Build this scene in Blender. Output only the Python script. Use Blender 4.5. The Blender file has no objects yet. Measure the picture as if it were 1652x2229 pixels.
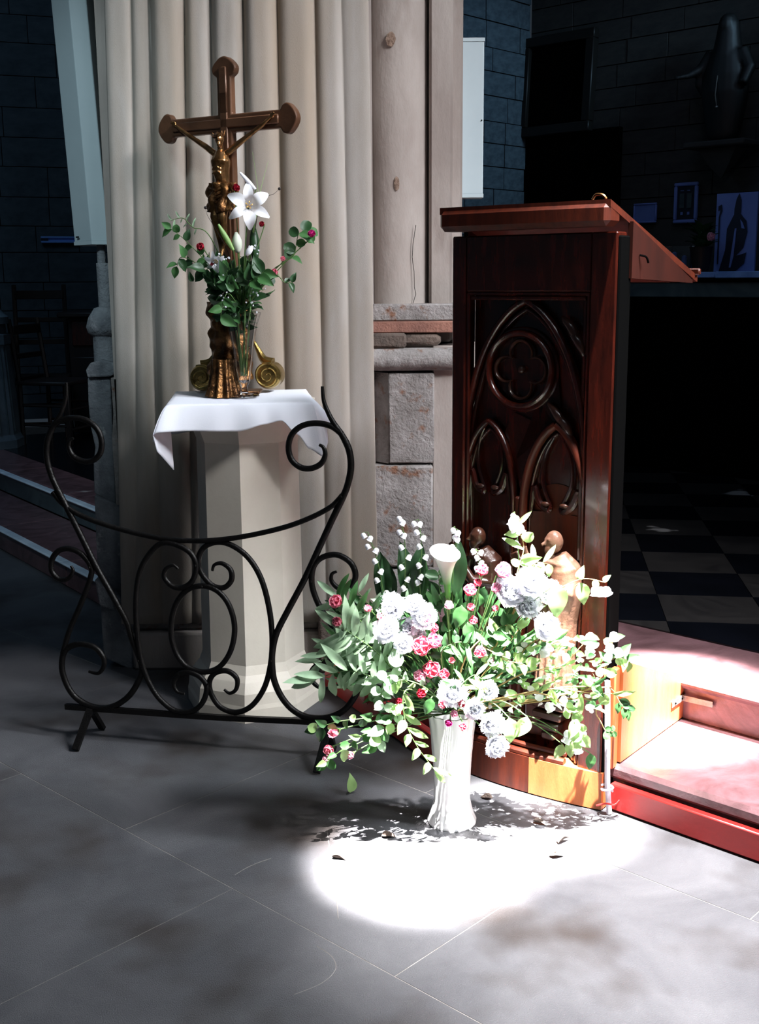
import bpy, bmesh, math, random
from mathutils import Vector, Matrix, noise
random.seed(7)
C = bpy.context.scene.collection
R = math.radians

# ------------------------------------------------------------------ camera
PITCH, ROLL, CAMH, FPX = R(11.5), R(-.45), 1.5, 2500.0
fw = Vector((0, math.cos(PITCH), -math.sin(PITCH)))
r0 = Vector((1, 0, 0)); u0 = Vector((0, math.sin(PITCH), math.cos(PITCH)))
rt = r0*math.cos(ROLL)+u0*math.sin(ROLL); up = u0*math.cos(ROLL)-r0*math.sin(ROLL)
cd = bpy.data.cameras.new('camera'); cam = bpy.data.objects.new('camera', cd); C.objects.link(cam)
cam.matrix_world = Matrix(((rt.x, up.x, -fw.x, 0), (rt.y, up.y, -fw.y, 0), (rt.z, up.z, -fw.z, CAMH), (0, 0, 0, 1)))
cd.sensor_fit = 'VERTICAL'; cd.sensor_height = 36; cd.lens = 36*FPX/2229; cd.clip_start = .05
bpy.context.scene.camera = cam

# ------------------------------------------------------------------ world, exposure, lights
S = bpy.context.scene
S.view_settings.view_transform = 'Standard'; S.view_settings.look = 'None'
S.view_settings.gamma = 1; S.view_settings.use_curve_mapping = False
S.view_settings.exposure = 0.0
w = bpy.data.worlds.new('world'); S.world = w; w.use_nodes = True
w.node_tree.nodes['Background'].inputs[0].default_value = (.55, .75, 1, 1)
w.node_tree.nodes['Background'].inputs[1].default_value = .035

def light(name, typ, loc, target, power, col=(1, 1, 1), **kw):
    d = bpy.data.lights.new(name, typ); d.energy = power; d.color = col
    for k, v in kw.items(): setattr(d, k, v)
    o = bpy.data.objects.new(name, d); C.objects.link(o); o.location = loc
    o.rotation_euler = (Vector(target)-Vector(loc)).to_track_quat('-Z', 'Y').to_euler()
    return o
# daylight through the high nave windows, then two added highlight lights
light('nave_window_light', 'SPOT', (3.4, .5, 5.0), (-.25, 3.9, 1.3), 1500, (.97, .975, 1), spot_size=R(45), spot_blend=.9, shadow_soft_size=.5)
so_ = light('lectern_glint_light', 'AREA', (3.8, 1.9, 4.3), (.45, 3.1, 1.1), 60, (.88, .94, 1), shape='RECTANGLE', size=.7, size_y=2.4); so_.data.spread = R(60)  # added, unseen area light for glints on the lectern tracery
light('arch_glint_light', 'AREA', (.75, 1.2, 4.4), (.42, 3.2, 1.2), 8, (.85, .92, 1), size=.5)  # small added light for highlights along the carved arch limbs
# shafts of sun through leaded panes, steep from the nave side, then an added floor fill
light('sun_shaft', 'SPOT', (.70, .75, 9), (.12, 2.78, 0), 95000, (1, .965, .96), spot_size=R(4.4), spot_blend=.7, shadow_soft_size=.03)
light('sun_shaft', 'SPOT', (1.00, .95, 9), (.42, 2.98, 0), 110000, (1, .965, .95), spot_size=R(4.0), spot_blend=.75, shadow_soft_size=.03)
light('sun_shaft', 'SPOT', (3.3, 1.7, 9), (.88, 3.36, .2), 180000, (1, .95, .94), spot_size=R(4.4), spot_blend=.85, shadow_soft_size=.03)
light('floor_fill', 'SPOT', (1.2, 1.6, 9), (.86, 2.62, 0), 25000, (1, .97, .98), spot_size=R(15), spot_blend=1, shadow_soft_size=.12)  # added fill that lifts the floor on the right
light('aisle_daylight', 'AREA', (-3.2, 6.5, 5.0), (-3.0, 10.2, 1.0), 34, (.40, .68, 1), size=1.5)
light('chancel_daylight', 'AREA', (1.6, 5.2, 5.0), (1.2, 8.8, 1.9), 7, (.45, .62, 1), size=1.5)
light('side_wall_fill', 'SPOT', (3.0, 6.6, 3.6), (.9, 8.8, 2.7), 110, (.42, .72, 1), spot_size=R(42), spot_blend=.8, shadow_soft_size=.3)  # added blue light to brighten the chancel side wall
light('speaker_fill', 'SPOT', (-1.5, .3, 4.4), (-1.22, 4.5, 1.8), 480, (.7, .9, .97), spot_size=R(22), spot_blend=.8, shadow_soft_size=.3)  # added narrow spot that brightens the left loudspeaker and flank stones

# ------------------------------------------------------------------ frames of reference
def ray(x, y): return fw+rt*((x-826)/FPX)+up*((1114.5-y)/FPX)
def D(x, y, Y):
    d = ray(x, y); t = Y/d.y; return Vector((d.x*t, Y, CAMH+d.z*t))
def G(x, y, z=0):
    d = ray(x, y); t = (z-CAMH)/d.z; return Vector((d.x*t, d.y*t, z))
def onplane(A, d, x, y):
    n = (-d[1], d[0]); r_ = ray(x, y); t = (n[0]*A[0]+n[1]*A[1])/(n[0]*r_.x+n[1]*r_.y)
    return ((r_.x*t-A[0])*d[0]+(r_.y*t-A[1])*d[1], CAMH+r_.z*t)
SA = R(-43.2)                     # direction of the chancel step
SU = Vector((math.cos(SA), math.sin(SA), 0)); SN = Vector((-math.sin(SA), math.cos(SA), 0))
SP = Vector((.646, 3.053, 0))
def ST(u, n, z=0): return SP+SU*u+SN*n+Vector((0, 0, z))

# ------------------------------------------------------------------ mesh building
class MB:
    def __init__(s): s.v = []; s.f = []
    def add(s, vs, fs):
        b = len(s.v); s.v += [Vector(v) for v in vs]; s.f += [tuple(i+b for i in f) for f in fs]; return s
    def box(s, c, d, M=None, ch=0):
        x, y, z = (i/2 for i in d); c = Vector(c)
        if ch <= 0:
            vs = [Vector((a*x, b*y, e*z)) for a in (-1, 1) for b in (-1, 1) for e in (-1, 1)]
            fs = [(0, 1, 3, 2), (4, 6, 7, 5), (0, 4, 5, 1), (2, 3, 7, 6), (0, 2, 6, 4), (1, 5, 7, 3)]
        else:
            bm = bmesh.new(); bmesh.ops.create_cube(bm, size=1)
            for v in bm.verts: v.co = Vector((v.co.x*2*x, v.co.y*2*y, v.co.z*2*z))
            bmesh.ops.bevel(bm, geom=bm.edges[:], offset=ch, segments=1, affect='EDGES')
            bm.verts.ensure_lookup_table(); bm.verts.index_update()
            vs = [v.co.copy() for v in bm.verts]; fs = [tuple(v.index for v in f.verts) for f in bm.faces]; bm.free()
        vs = [c+v for v in vs]
        if M: vs = [M @ v for v in vs]
        return s.add(vs, fs)
    def prism(s, poly, z0, z1, M=None):
        n = len(poly); vs = [Vector((p[0], p[1], z0)) for p in poly]+[Vector((p[0], p[1], z1)) for p in poly]
        fs = [tuple(range(n-1, -1, -1)), tuple(range(n, 2*n))]+[(i, (i+1) % n, n+(i+1) % n, n+i) for i in range(n)]
        if M: vs = [M @ v for v in vs]
        return s.add(vs, fs)
    def lathe(s, prof, n=24, M=None, caps=True, fl=None, ang0=0):
        vs = []; fs = []
        for j, (r, z) in enumerate(prof):
            for i in range(n):
                a = 2*math.pi*i/n+ang0; rr = r*(fl(a, z) if fl else 1)
                vs.append(Vector((rr*math.cos(a), rr*math.sin(a), z)))
        for j in range(len(prof)-1):
            for i in range(n):
                k = (i+1) % n; fs.append((j*n+i, j*n+k, (j+1)*n+k, (j+1)*n+i))
        if caps:
            fs.append(tuple(range(n-1, -1, -1))); fs.append(tuple(range((len(prof)-1)*n, len(prof)*n)))
        if M: vs = [M @ v for v in vs]
        return s.add(vs, fs)
    def tube(s, pts, r, n=8, closed=False, flat=None, upv=None, M=None):
        pts = [Vector(p) for p in pts]; m = len(pts)
        if not hasattr(r, '__len__'): r = [r]*m
        vs = []; fs = []; prev = None
        for i, p in enumerate(pts):
            a = pts[(i-1) % m] if (closed or i > 0) else p; b = pts[(i+1) % m] if (closed or i < m-1) else p
            t = (b-a).normalized()
            if upv is not None: x = Vector(upv).cross(t)
            elif prev is None: x = t.orthogonal()
            else: x = prev-t*prev.dot(t)
            if x.length < 1e-6: x = t.orthogonal()
            x.normalize(); prev = x; y = t.cross(x)
            for k in range(n):
                an = 2*math.pi*(k+.5)/n
                vs.append(p+x*(math.cos(an)*r[i])+y*(math.sin(an)*r[i]*(flat or 1)))
        for i in range(m if closed else m-1):
            for k in range(n):
                j = (i+1) % m; fs.append((i*n+k, i*n+(k+1) % n, j*n+(k+1) % n, j*n+k))
        if not closed: fs.append(tuple(range(n-1, -1, -1))); fs.append(tuple((m-1)*n+k for k in range(n)))
        if M: vs = [M @ v for v in vs]
        return s.add(vs, fs)
    def ball(s, c, rad, n=10, m=7, M=None):
        if not hasattr(rad, '__len__'): rad = (rad,)*3
        vs = [Vector((0, 0, rad[2]))]; fs = []
        for j in range(1, m):
            th = math.pi*j/m
            for i in range(n):
                a = 2*math.pi*i/n; vs.append(Vector((rad[0]*math.sin(th)*math.cos(a), rad[1]*math.sin(th)*math.sin(a), rad[2]*math.cos(th))))
        vs.append(Vector((0, 0, -rad[2]))); e = len(vs)-1
        for i in range(n):
            k = (i+1) % n; fs.append((0, 1+i, 1+k)); fs.append((e, e-n+k, e-n+i))
        for j in range(m-2):
            for i in range(n):
                k = (i+1) % n; a = 1+j*n; fs.append((a+i, a+n+i, a+n+k, a+k))
        if M: vs = [M @ v for v in vs]
        c = Vector(c); return s.add([c+v for v in vs], fs)
    def grid(s, fn, nu, nv, M=None):
        vs = [Vector(fn(i/nu, j/nv)) for j in range(nv+1) for i in range(nu+1)]
        fs = [(j*(nu+1)+i, j*(nu+1)+i+1, (j+1)*(nu+1)+i+1, (j+1)*(nu+1)+i) for j in range(nv) for i in range(nu)]
        if M: vs = [M @ v for v in vs]
        return s.add(vs, fs)
    def mesh(s, name, mat, smooth=40):
        me = bpy.data.meshes.new(name); me.from_pydata([tuple(v) for v in s.v], [], s.f); me.update()
        bm = bmesh.new(); bm.from_mesh(me); bmesh.ops.recalc_face_normals(bm, faces=bm.faces[:]); bm.to_mesh(me); bm.free()
        if mat: me.materials.append(mat)
        if smooth:
            me.shade_smooth()
            try: me.set_sharp_from_angle(angle=R(smooth))
            except Exception: pass
        return me
def ob(name, me, parent=None, M=None, mat=None, smooth=40, label=None):
    if isinstance(me, MB): me = me.mesh(name, mat, smooth)
    o = bpy.data.objects.new(name, me); C.objects.link(o)
    if parent: o.parent = parent
    if M is not None: o.matrix_local = M
    if label: o['label'] = label
    return o
def tag(o, label, cat, group=None, kind=None):
    if kind: o['kind'] = kind
    o['label'] = label
    if cat: o['category'] = cat
    if group: o['group'] = group
    return o
def thing(name, label, cat, loc=(0, 0, 0), rz=0, group=None):
    o = bpy.data.objects.new(name, None); C.objects.link(o); o.empty_display_size = .05
    o.location = loc; o.rotation_euler = (0, 0, rz); return tag(o, label, cat, group)
def struct(name, label=None, M=None):
    o = bpy.data.objects.new(name, None); C.objects.link(o); o['kind'] = 'structure'
    if label: o['label'] = label
    if M is not None: o.matrix_world = M
    return o
def T(x, y=0, z=0): return Matrix.Translation(Vector((x, y, z)) if not isinstance(x, Vector) else x)
def RZ(a): return Matrix.Rotation(a, 4, 'Z')
def RX(a): return Matrix.Rotation(a, 4, 'X')
def RY(a): return Matrix.Rotation(a, 4, 'Y')
def SC(x, y, z): return Matrix.Diagonal((x, y, z, 1))
def aim(loc, d, roll=0, s=1, upv=(0, 0, 1)):       # local +Y along d, local +Z as near upv as it gets
    y = Vector(d).normalized(); z = Vector(upv)-y*y.dot(Vector(upv))
    if z.length < 1e-4: z = y.orthogonal()
    z.normalize(); x = y.cross(z)
    m = Matrix((x, y, z)).transposed().to_4x4()
    return Matrix.Translation(Vector(loc)) @ m @ RY(roll) @ SC(s, s, s)
def spline(P, n=8, closed=False):
    P = [Vector(p) if len(p) == 3 else Vector((p[0], p[1], 0)) for p in P]; m = len(P); out = []
    g = lambda i: P[i % m] if closed else P[max(0, min(m-1, i))]
    for i in range(m if closed else m-1):
        a, b, c, d = g(i-1), g(i), g(i+1), g(i+2)
        for k in range(n):
            t = k/n; out.append(.5*((2*b)+(c-a)*t+(2*a-5*b+4*c-d)*t*t+(3*b-a-3*c+d)*t**3))
    if not closed: out.append(P[-1].copy())
    return out
def remesh(name, mb, mat, vox, parent=None, smooth_it=4, M=None, label=None):
    o = ob(name, mb, mat=mat, smooth=0)
    m = o.modifiers.new('r', 'REMESH'); m.mode = 'VOXEL'; m.voxel_size = vox
    s_ = o.modifiers.new('s', 'SMOOTH'); s_.iterations = smooth_it; s_.factor = .5
    dg = bpy.context.evaluated_depsgraph_get(); me = bpy.data.meshes.new_from_object(o.evaluated_get(dg))
    old = o.data; o.modifiers.clear(); o.data = me; me.name = name; bpy.data.meshes.remove(old)
    me.shade_smooth()
    if not me.materials: me.materials.append(mat)
    if parent: o.parent = parent
    if M is not None: o.matrix_local = M
    if label: o['label'] = label
    return o

# ------------------------------------------------------------------ materials
def hexc(h):
    c = [int(h[i:i+2], 16)/255 for i in (0, 2, 4)]
    return tuple((x/12.92 if x <= .04045 else ((x+.055)/1.055)**2.4) for x in c)+(1,)
def mat(name, c1, c2=None, scale=6, rough=.6, metal=0, bump=0, bscale=60, stretch=(1, 1, 1), detail=6, lo=.35, hi=.65, c3=None, s3=30, lo3=.6, hi3=.75, spec=.5, coat=0, trans=0, translucent=0, wave=None, world=False):
    m = bpy.data.materials.new(name); m.use_nodes = True; nt = m.node_tree; N = nt.nodes; L = nt.links
    b = N['Principled BSDF']; c1 = hexc(c1) if isinstance(c1, str) else c1
    b.inputs['Base Color'].default_value = c1; b.inputs['Roughness'].default_value = rough; b.inputs['Metallic'].default_value = metal
    b.inputs['Specular IOR Level'].default_value = spec; b.inputs['Coat Weight'].default_value = coat; b.inputs['Coat Roughness'].default_value = .12
    b.inputs['Transmission Weight'].default_value = trans
    tc = N.new('ShaderNodeTexCoord'); mp = N.new('ShaderNodeMapping'); mp.inputs['Scale'].default_value = stretch
    if world:
        ge = N.new('ShaderNodeNewGeometry'); L.new(ge.outputs['Position'], mp.inputs[0])
    else: L.new(tc.outputs['Object'], mp.inputs[0])
    def nz(sc, de=detail, di=0):
        n = N.new('ShaderNodeTexNoise'); n.inputs['Scale'].default_value = sc; n.inputs['Detail'].default_value = de
        n.inputs['Roughness'].default_value = .6; n.inputs['Distortion'].default_value = di; L.new(mp.outputs[0], n.inputs[0]); return n
    def ramp(src, a, b_, ca=(0, 0, 0, 1), cb=(1, 1, 1, 1)):
        r_ = N.new('ShaderNodeValToRGB'); r_.color_ramp.elements[0].position = a; r_.color_ramp.elements[1].position = b_
        r_.color_ramp.elements[0].color = ca; r_.color_ramp.elements[1].color = cb; L.new(src, r_.inputs[0]); return r_
    col = None
    if c2:
        n = nz(scale, di=wave or 0); r_ = ramp(n.outputs['Fac'], lo, hi, c1, hexc(c2)); col = r_.outputs[0]
    if c3:
        n3 = nz(s3, 3); r3 = ramp(n3.outputs['Fac'], lo3, hi3); mx = N.new('ShaderNodeMix'); mx.data_type = 'RGBA'
        L.new(r3.outputs[0], mx.inputs['Factor']); mx.inputs[6].default_value = c1
        if col: L.new(col, mx.inputs[6])
        mx.inputs[7].default_value = hexc(c3); col = mx.outputs[2]
    if col: L.new(col, b.inputs['Base Color'])
    if bump:
        nb = nz(bscale, 4); bu = N.new('ShaderNodeBump'); bu.inputs['Strength'].default_value = bump; bu.inputs['Distance'].default_value = .01
        L.new(nb.outputs['Fac'], bu.inputs['Height']); L.new(bu.outputs[0], b.inputs['Normal'])
    if translucent:
        tr = N.new('ShaderNodeBsdfTranslucent'); ms = N.new('ShaderNodeMixShader'); ms.inputs[0].default_value = translucent
        tr.inputs[0].default_value = c1
        if col: L.new(col, tr.inputs[0])
        L.new(b.outputs[0], ms.inputs[1]); L.new(tr.outputs[0], ms.inputs[2]); L.new(ms.outputs[0], N['Material Output'].inputs[0])
    return m
M_floor = mat('worn_stone_floor', '5b5b5e', '434347', 2.2, .6, bump=.5, bscale=330, c3='2e2724', s3=2.3, lo3=.5, hi3=.7, world=True, detail=9, wave=.6, spec=.4)
M_mortar = mat('joint_mortar', '8a8682', '6a6662', 20, .9)
M_stone = mat('pier_limestone', 'a39a94', '857a74', 3, .85, bump=.3, bscale=40, c3='6e5f58', s3=5, lo3=.6, hi3=.8, stretch=(1, 1, .4))
M_rough = mat('weathered_limestone', '8f8a88', '6b6562', 9, .95, bump=1, bscale=60, c3='70503f', s3=14, lo3=.58, hi3=.68)
M_grey = mat('grey_weathered_stone', '7c8085', '565a60', 7, .9, bump=.9, bscale=50, c3='9a9c9c', s3=20, lo3=.62, hi3=.75)
M_scar = mat('chipped_stone_scar', '8a7466', '5d4a3e', 60, .95, bump=1)
M_redst = mat('reddish_stone', '8a6052', '6d4a40', 9, .9, bump=.6)
M_darkst = mat('dark_chipped_stone', '5d4f47', '3f3732', 12, .9, bump=.8)
M_curtain = mat('beige_cloth', '9c9691', '8a827a', 2.5, .95, bump=.25, bscale=350, stretch=(3, 3, .5), spec=.1, c3='938474', s3=1.2, lo3=.45, hi3=.75)
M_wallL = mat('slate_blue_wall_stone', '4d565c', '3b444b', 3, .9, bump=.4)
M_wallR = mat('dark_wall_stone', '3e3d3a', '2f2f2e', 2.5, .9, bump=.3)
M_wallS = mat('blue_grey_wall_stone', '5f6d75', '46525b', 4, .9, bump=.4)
M_joint = mat('dark_joint', '1e1f21', rough=1)
M_iron = mat('black_wrought_iron', '0b0a0a', '151312', 30, .42, .6, bump=.25, bscale=120, spec=.5)
M_white = mat('white_linen', 'e6e9f2', rough=.85, bump=.1, bscale=500, spec=.2, translucent=.12)
M_ped = mat('cream_painted_pedestal', 'd3ccbf', 'c5bdb0', 3, .5, bump=.05)
M_gold = mat('aged_gilt_bronze', '8a6038', '3f2818', 22, .3, .85, bump=.6, bscale=70)
M_gold2 = mat('polished_gilt', 'b59a5c', '7d6535', 14, .25, .9, bump=.15, bscale=60)
M_cross = mat('brown_varnished_cross', '6b4a36', '4f3627', 8, .35, .25, bump=.1, bscale=50)
M_corpus = mat('bright_bronze_figure', 'c09060', '6a4828', 25, .25, .9, bump=.15, bscale=60)
M_wood = mat('dark_red_varnished_wood', '4a180e', '240c07', 7, .2, 0, bump=.12, bscale=90, stretch=(6, 6, .7), coat=.5)
M_wood2 = mat('warm_red_brown_wood', '58210f', '3c150a', 6, .45, 0, bump=.1, bscale=80, stretch=(6, 6, .8), coat=.05, spec=.35)
M_cheek = mat('deep_red_brown_wood', '34120a', '260c06', 6, .7, 0, spec=.12, stretch=(4, 4, .8))
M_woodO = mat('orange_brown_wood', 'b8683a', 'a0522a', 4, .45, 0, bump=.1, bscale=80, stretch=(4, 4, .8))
M_carv = mat('carved_dark_wood', '4a2a1e', '2e1812', 16, .3, 0, bump=.25, bscale=60, coat=.4)
M_red = mat('red_painted_board', '9e1f1c', '8a1714', 4, .4, 0, bump=.05, coat=.2)
M_marble = mat('red_brown_marble', '76565a', '573e40', 4, .28, bump=.15, c3='b7a7a4', s3=3.2, lo3=.66, hi3=.7, wave=2.5, detail=10, coat=.2, world=True)
M_teal = mat('grey_green_marble', '4d5c60', '35444a', 3, .35, c3='8fa0a4', s3=4, lo3=.68, hi3=.72, wave=2, world=True)
M_nose = mat('pale_nosing_gleam', 'e6edf6', 'c0cad6', 5, .3)  # specular gleam along the nosings put into a near-white colour
M_tileD = mat('black_marble_tile', '0b0c12', '06070b', 4, .25, coat=.2)
M_tileL = mat('dark_grey_marble_tile', '2b2827', '1e1c1c', 3, .35, c3='9a938f', s3=2.4, lo3=.68, hi3=.71, wave=2.5, detail=9, coat=.2, world=True)
M_black = mat('near_black_paint', '020202', rough=.9, spec=.03)
M_dkwood = mat('dark_church_furniture_wood', '1f1210', '120a09', 8, .5)
M_frame = mat('dark_picture_frame', '17130f', rough=.5)
M_statue = mat('blackened_statue', '040404', rough=.55)
M_box = mat('grey_white_enamel', 'b0bec3', 'a6b4ba', 2, .5)
M_blue = mat('blue_enamel_strip', '7aa6f0', rough=.4)
M_paper = mat('bluish_paper', '7088cc', '6078bc', 3, .6)
M_paper2 = mat('pale_blue_frame_paint', '7a90da', rough=.5)
M_ink = mat('dark_blue_print', '0c1830', rough=.6)
M_ledge = mat('pale_blue_cloth_ledge', '7fa5e0', '5f86c4', 9, .6)
M_glass = mat('clear_glass', 'ffffff', rough=.03, trans=1)
M_ceramic = mat('white_glazed_ceramic', 'eeeeee', rough=.25, coat=.4)
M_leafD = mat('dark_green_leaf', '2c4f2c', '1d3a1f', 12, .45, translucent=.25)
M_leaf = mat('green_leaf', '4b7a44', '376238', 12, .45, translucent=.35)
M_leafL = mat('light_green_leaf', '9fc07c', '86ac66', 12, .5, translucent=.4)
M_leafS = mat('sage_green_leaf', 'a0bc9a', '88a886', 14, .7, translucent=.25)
M_stem = mat('green_stem', '4b6a35', rough=.6)
M_stemB = mat('tan_woody_stem', '9a8050', rough=.7)
M_petW = mat('white_petal', 'f4f5fa', rough=.7, translucent=.3, spec=.2)
M_petP = mat('pink_petal', 'f4a2b4', 'e8879e', 40, .6, translucent=.3, spec=.2)
M_petPL = mat('pale_pink_petal', 'f8d0e0', 'f2b4cc', 40, .6, translucent=.3, spec=.2)
M_petR = mat('crimson_petal', 'a01830', 'c03048', 40, .6, translucent=.2)
M_petM = mat('magenta_petal', 'e040a0', 'c02880', 40, .6, translucent=.3)
M_yel = mat('yellow_stamen', 'd8b060', rough=.7)
M_calla = mat('calla_cream_green', 'f4f4ea', rough=.5, translucent=.3)
M_metal = mat('galvanised_metal', '9a9894', '7a726a', 30, .4, .8)
M_pipe = mat('pale_cable_duct', 'c9c2c8', 'a49aa6', 12, .5)

# ------------------------------------------------------------------ floor of the nave: big worn slabs laid along the step direction
def clip(poly, P, N_):
    out = []
    for i in range(len(poly)):
        a, b = poly[i], poly[(i+1) % len(poly)]
        da = (a-P).dot(N_); db = (b-P).dot(N_)
        if da >= 0: out.append(a)
        if da*db < 0: out.append(a+(b-a)*(da/(da-db)))
    return out
floor = struct('floor', 'worn grey stone floor of the nave')
mb = MB(); mb.box((0, 4, -.0512), (16, 16, .1)); ob('mortar_bed', mb, floor, mat=M_mortar)
SLB = MB()
J = G(440, 1735); J = (J-SP); ju, jn = J.dot(SU), J.dot(SN)
K = G(500, 1930)-SP; kn = K.dot(SN)
LEFT_A = G(-150, 1115.0); 
W1, L1 = .74, 1.02; gap = .0016
for r_ in range(-4, 8):
    for c_ in range(-4, 6):
        n0 = kn+(r_-1)*W1; off = 0 if r_ % 2 else .47
        uu = ju+off+(c_-1)*L1
        cu, cn = uu+L1/2, n0+W1/2
        if not (-4.6 < cu < 3.2 and -3.2 < cn < 1.7) : continue
        ce = ST(cu, cn)
        if cn > .2 and cu > -1.2: continue
        q = [Vector((-L1/2+gap, -W1/2+gap, 0)), Vector((L1/2-gap, -W1/2+gap, 0)), Vector((L1/2-gap, W1/2-gap, 0)), Vector((-L1/2+gap, W1/2-gap, 0))]
        b = MB(); b.prism([(p.x, p.y) for p in q], -.04, 0)
        o = ob('paving_slab', b, floor, T(ce.x, ce.y, random.uniform(-.0007, 0)) @ RZ(SA), M_floor, smooth=0)

for pth in (((712, 1812), (718, 1850), (726, 1900), (732, 1950), (736, 2000)), ((690, 2060), (722, 2082), (730, 2110), (700, 2140), (640, 2165)), ((510, 1905), (545, 1885), (590, 1868))):
    q = [G(*p_) for p_ in pth]; ob('crack', MB().tube(spline(q, 4), .0013, 4, flat=.5), floor, mat=M_mortar)

# ------------------------------------------------------------------ chancel steps on the right
steps = struct('chancel_steps', 'red-brown marble steps up to the chancel')
def slabbox(name, parent, u0_, u1_, n0, n1, z0, z1, m, ch=.008, label=None):
    b = MB(); b.box(((u0_+u1_)/2, (n0+n1)/2, (z0+z1)/2), (u1_-u0_, n1-n0, z1-z0), ch=ch)
    return ob(name, b, parent, T(SP.x, SP.y, 0) @ RZ(SA), m, smooth=30, label=label)
ue = [-.95, -.1, .62, 1.34, 2.3]
for a, b_ in zip(ue[:-1], ue[1:]):
    slabbox('riser', steps, a+.002, b_-.002, .055, .1, 0, .085, M_marble, .003)
    slabbox('tread', steps, a+.0015, b_-.0015, .03, .5, .085, .13, M_marble, .012)
for a, b_ in ((-1.15, -.62), (-.62, .75), (.75, 1.5), (1.5, 2.3)):
    slabbox('riser', steps, a+.002, b_-.002, .482, .53, .13, .235, M_marble, .003)
    slabbox('tread', steps, a+.0015, b_-.0015, .455, .86, .235, .27, M_marble, .014)

# steps on the left, running away beside the pier
LD = Vector((-.585, .811, 0)); LP = Vector((-1.15, 4.93, 0)); LA = math.atan2(-LD.y, -LD.x)
lsteps = struct('aisle_steps', 'dark marble steps left of the pier')
def lbox(name, a0, a1, n0, n1, z0, z1, m, ch=.006):
    b = MB(); b.box(((a0+a1)/2, (n0+n1)/2, (z0+z1)/2), (a1-a0, n1-n0, z1-z0), ch=ch)
    return ob(name, b, lsteps, T(LP.x, LP.y, 0) @ RZ(LA), m, smooth=30)
for i in range(4):
    a0, a1 = -1.05*(i+1)+.3, -1.05*i+.3
    lbox('riser', a0+.002, a1-.002, .03, .08, 0, .12, M_marble)
    lbox('nosing', a0+.001, a1-.001, .0, .05, .12, .135, M_nose)
    lbox('tread', a0+.001, a1-.001, .05, .42, .11, .13, M_marble)
    lbox('riser', a0+.002, a1-.002, .42, .46, .13, .25, M_teal)
    lbox('nosing', a0+.001, a1-.001, .40, .45, .25, .265, M_nose)
    lbox('tread', a0+.001, a1-.001, .45, .75, .24, .27, M_marble)

# ------------------------------------------------------------------ chancel floor: chequered tiles
ch = struct('floor_chancel', 'black and grey chequered marble floor of the chancel')
b = MB(); b.prism([(p.x, p.y) for p in (ST(-1.3, .86), ST(3.4, .86), ST(3.4, 9), ST(-6, 9), ST(-6, 2.2), Vector((-1.5, 6.3, 0)), Vector((-1.1, 5.2, 0)))], .18, .262)
ob('bedding', b, ch, mat=M_joint)
b = MB(); q = [LP+Vector((.811, .585, 0))*.75+LD*(-.3), LP+Vector((.811, .585, 0))*.75+LD*4.6, LP+Vector((.811, .585, 0))*.75+LD*4.6+Vector((4, 2.5, 0)), Vector((1, 9, 0)), Vector((-.4, 5.6, 0))]
b.prism([(p.x, p.y) for p in q], .17, .2695); ob('marble_slab', b, ch, mat=M_tileD)
TY = R(-8); tx = Vector((math.cos(TY), math.sin(TY), 0)); ty = Vector((-math.sin(TY), math.cos(TY), 0)); tsz = .365
P0 = G(1451, 1352, .27); cnt = 0
shared = {}
for i in range(-3, 5):
    for j in range(-2, 14):
        c = P0+tx*((i+.5)*tsz)+ty*((j+.5)*tsz)
        if c.x > 2.7 or c.x < .45: continue
        g_ = .0015; h = tsz/2-g_
        quad = [c-tx*h-ty*h, c+tx*h-ty*h, c+tx*h+ty*h, c-tx*h+ty*h]
        q = clip(quad, ST(0, .862, .27), SN)
        if len(q) < 3: continue
        m = M_tileL if (i+j) % 2 == 0 else M_tileD
        if len(q) == 4 and all((a-b_).length < 1e-6 for a, b_ in zip(q, quad)):
            k = m.name
            if k not in shared: shared[k] = MB().prism([(-h, -h), (h, -h), (h, h), (-h, h)], -.02, 0).mesh('tile', m, 0)
            ob('tile', shared[k], ch, T(c.x, c.y, .27+random.uniform(-.0006, .0003)) @ RZ(TY))
        else:
            ob('tile', MB().prism([(p.x, p.y) for p in q], .25, .27), ch, mat=m, smooth=0)

# ------------------------------------------------------------------ background walls of stone blocks
def block_wall(name, O, a, W, z0, z1, course, blen, m, pieces, label, seed=1, thick=.3):
    rnd = random.Random(seed); M_ = T(O.x, O.y, 0) @ RZ(a)
    wl = struct(name, label, M_)
    b = MB(); b.box((W/2, thick/2+.012, (z0+z1)/2), (W, thick, z1-z0)); ob('backing', b, wl, mat=M_joint)
    s0, s1, zz0, zz1 = pieces
    # plain plastered remainder
    z = zz0; r_ = 0
    protos = [MB().box((0, 0, 0), (1, .03, 1)).mesh('stone_block', m, 0)]
    while z < zz1:
        hgt = course*rnd.uniform(.9, 1.1); s = s0-rnd.uniform(0, blen)
        while s < s1:
            l = blen*rnd.uniform(.65, 1.3)
            a0, a1 = max(s, s0), min(s+l, s1)
            if a1-a0 > .05:
                ob('stone_block', protos[0], wl, T((a0+a1)/2, rnd.uniform(-.004, .004), z+hgt/2) @ SC(a1-a0-.007, 1, hgt-.007))
            s += l
        z += hgt; r_ += 1
    for (a0, a1, c0, c1) in ((0, s0, z0, z1), (s1, W, z0, z1), (s0, s1, z0, zz0), (s0, s1, z, z1)):
        if a1-a0 > .05 and c1-c0 > .05:
            ob('wall_face', MB().box(((a0+a1)/2, 0, (c0+c1)/2), (a1-a0-.01, .03, c1-c0-.01)), wl, mat=m, smooth=0)
    return wl
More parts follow.
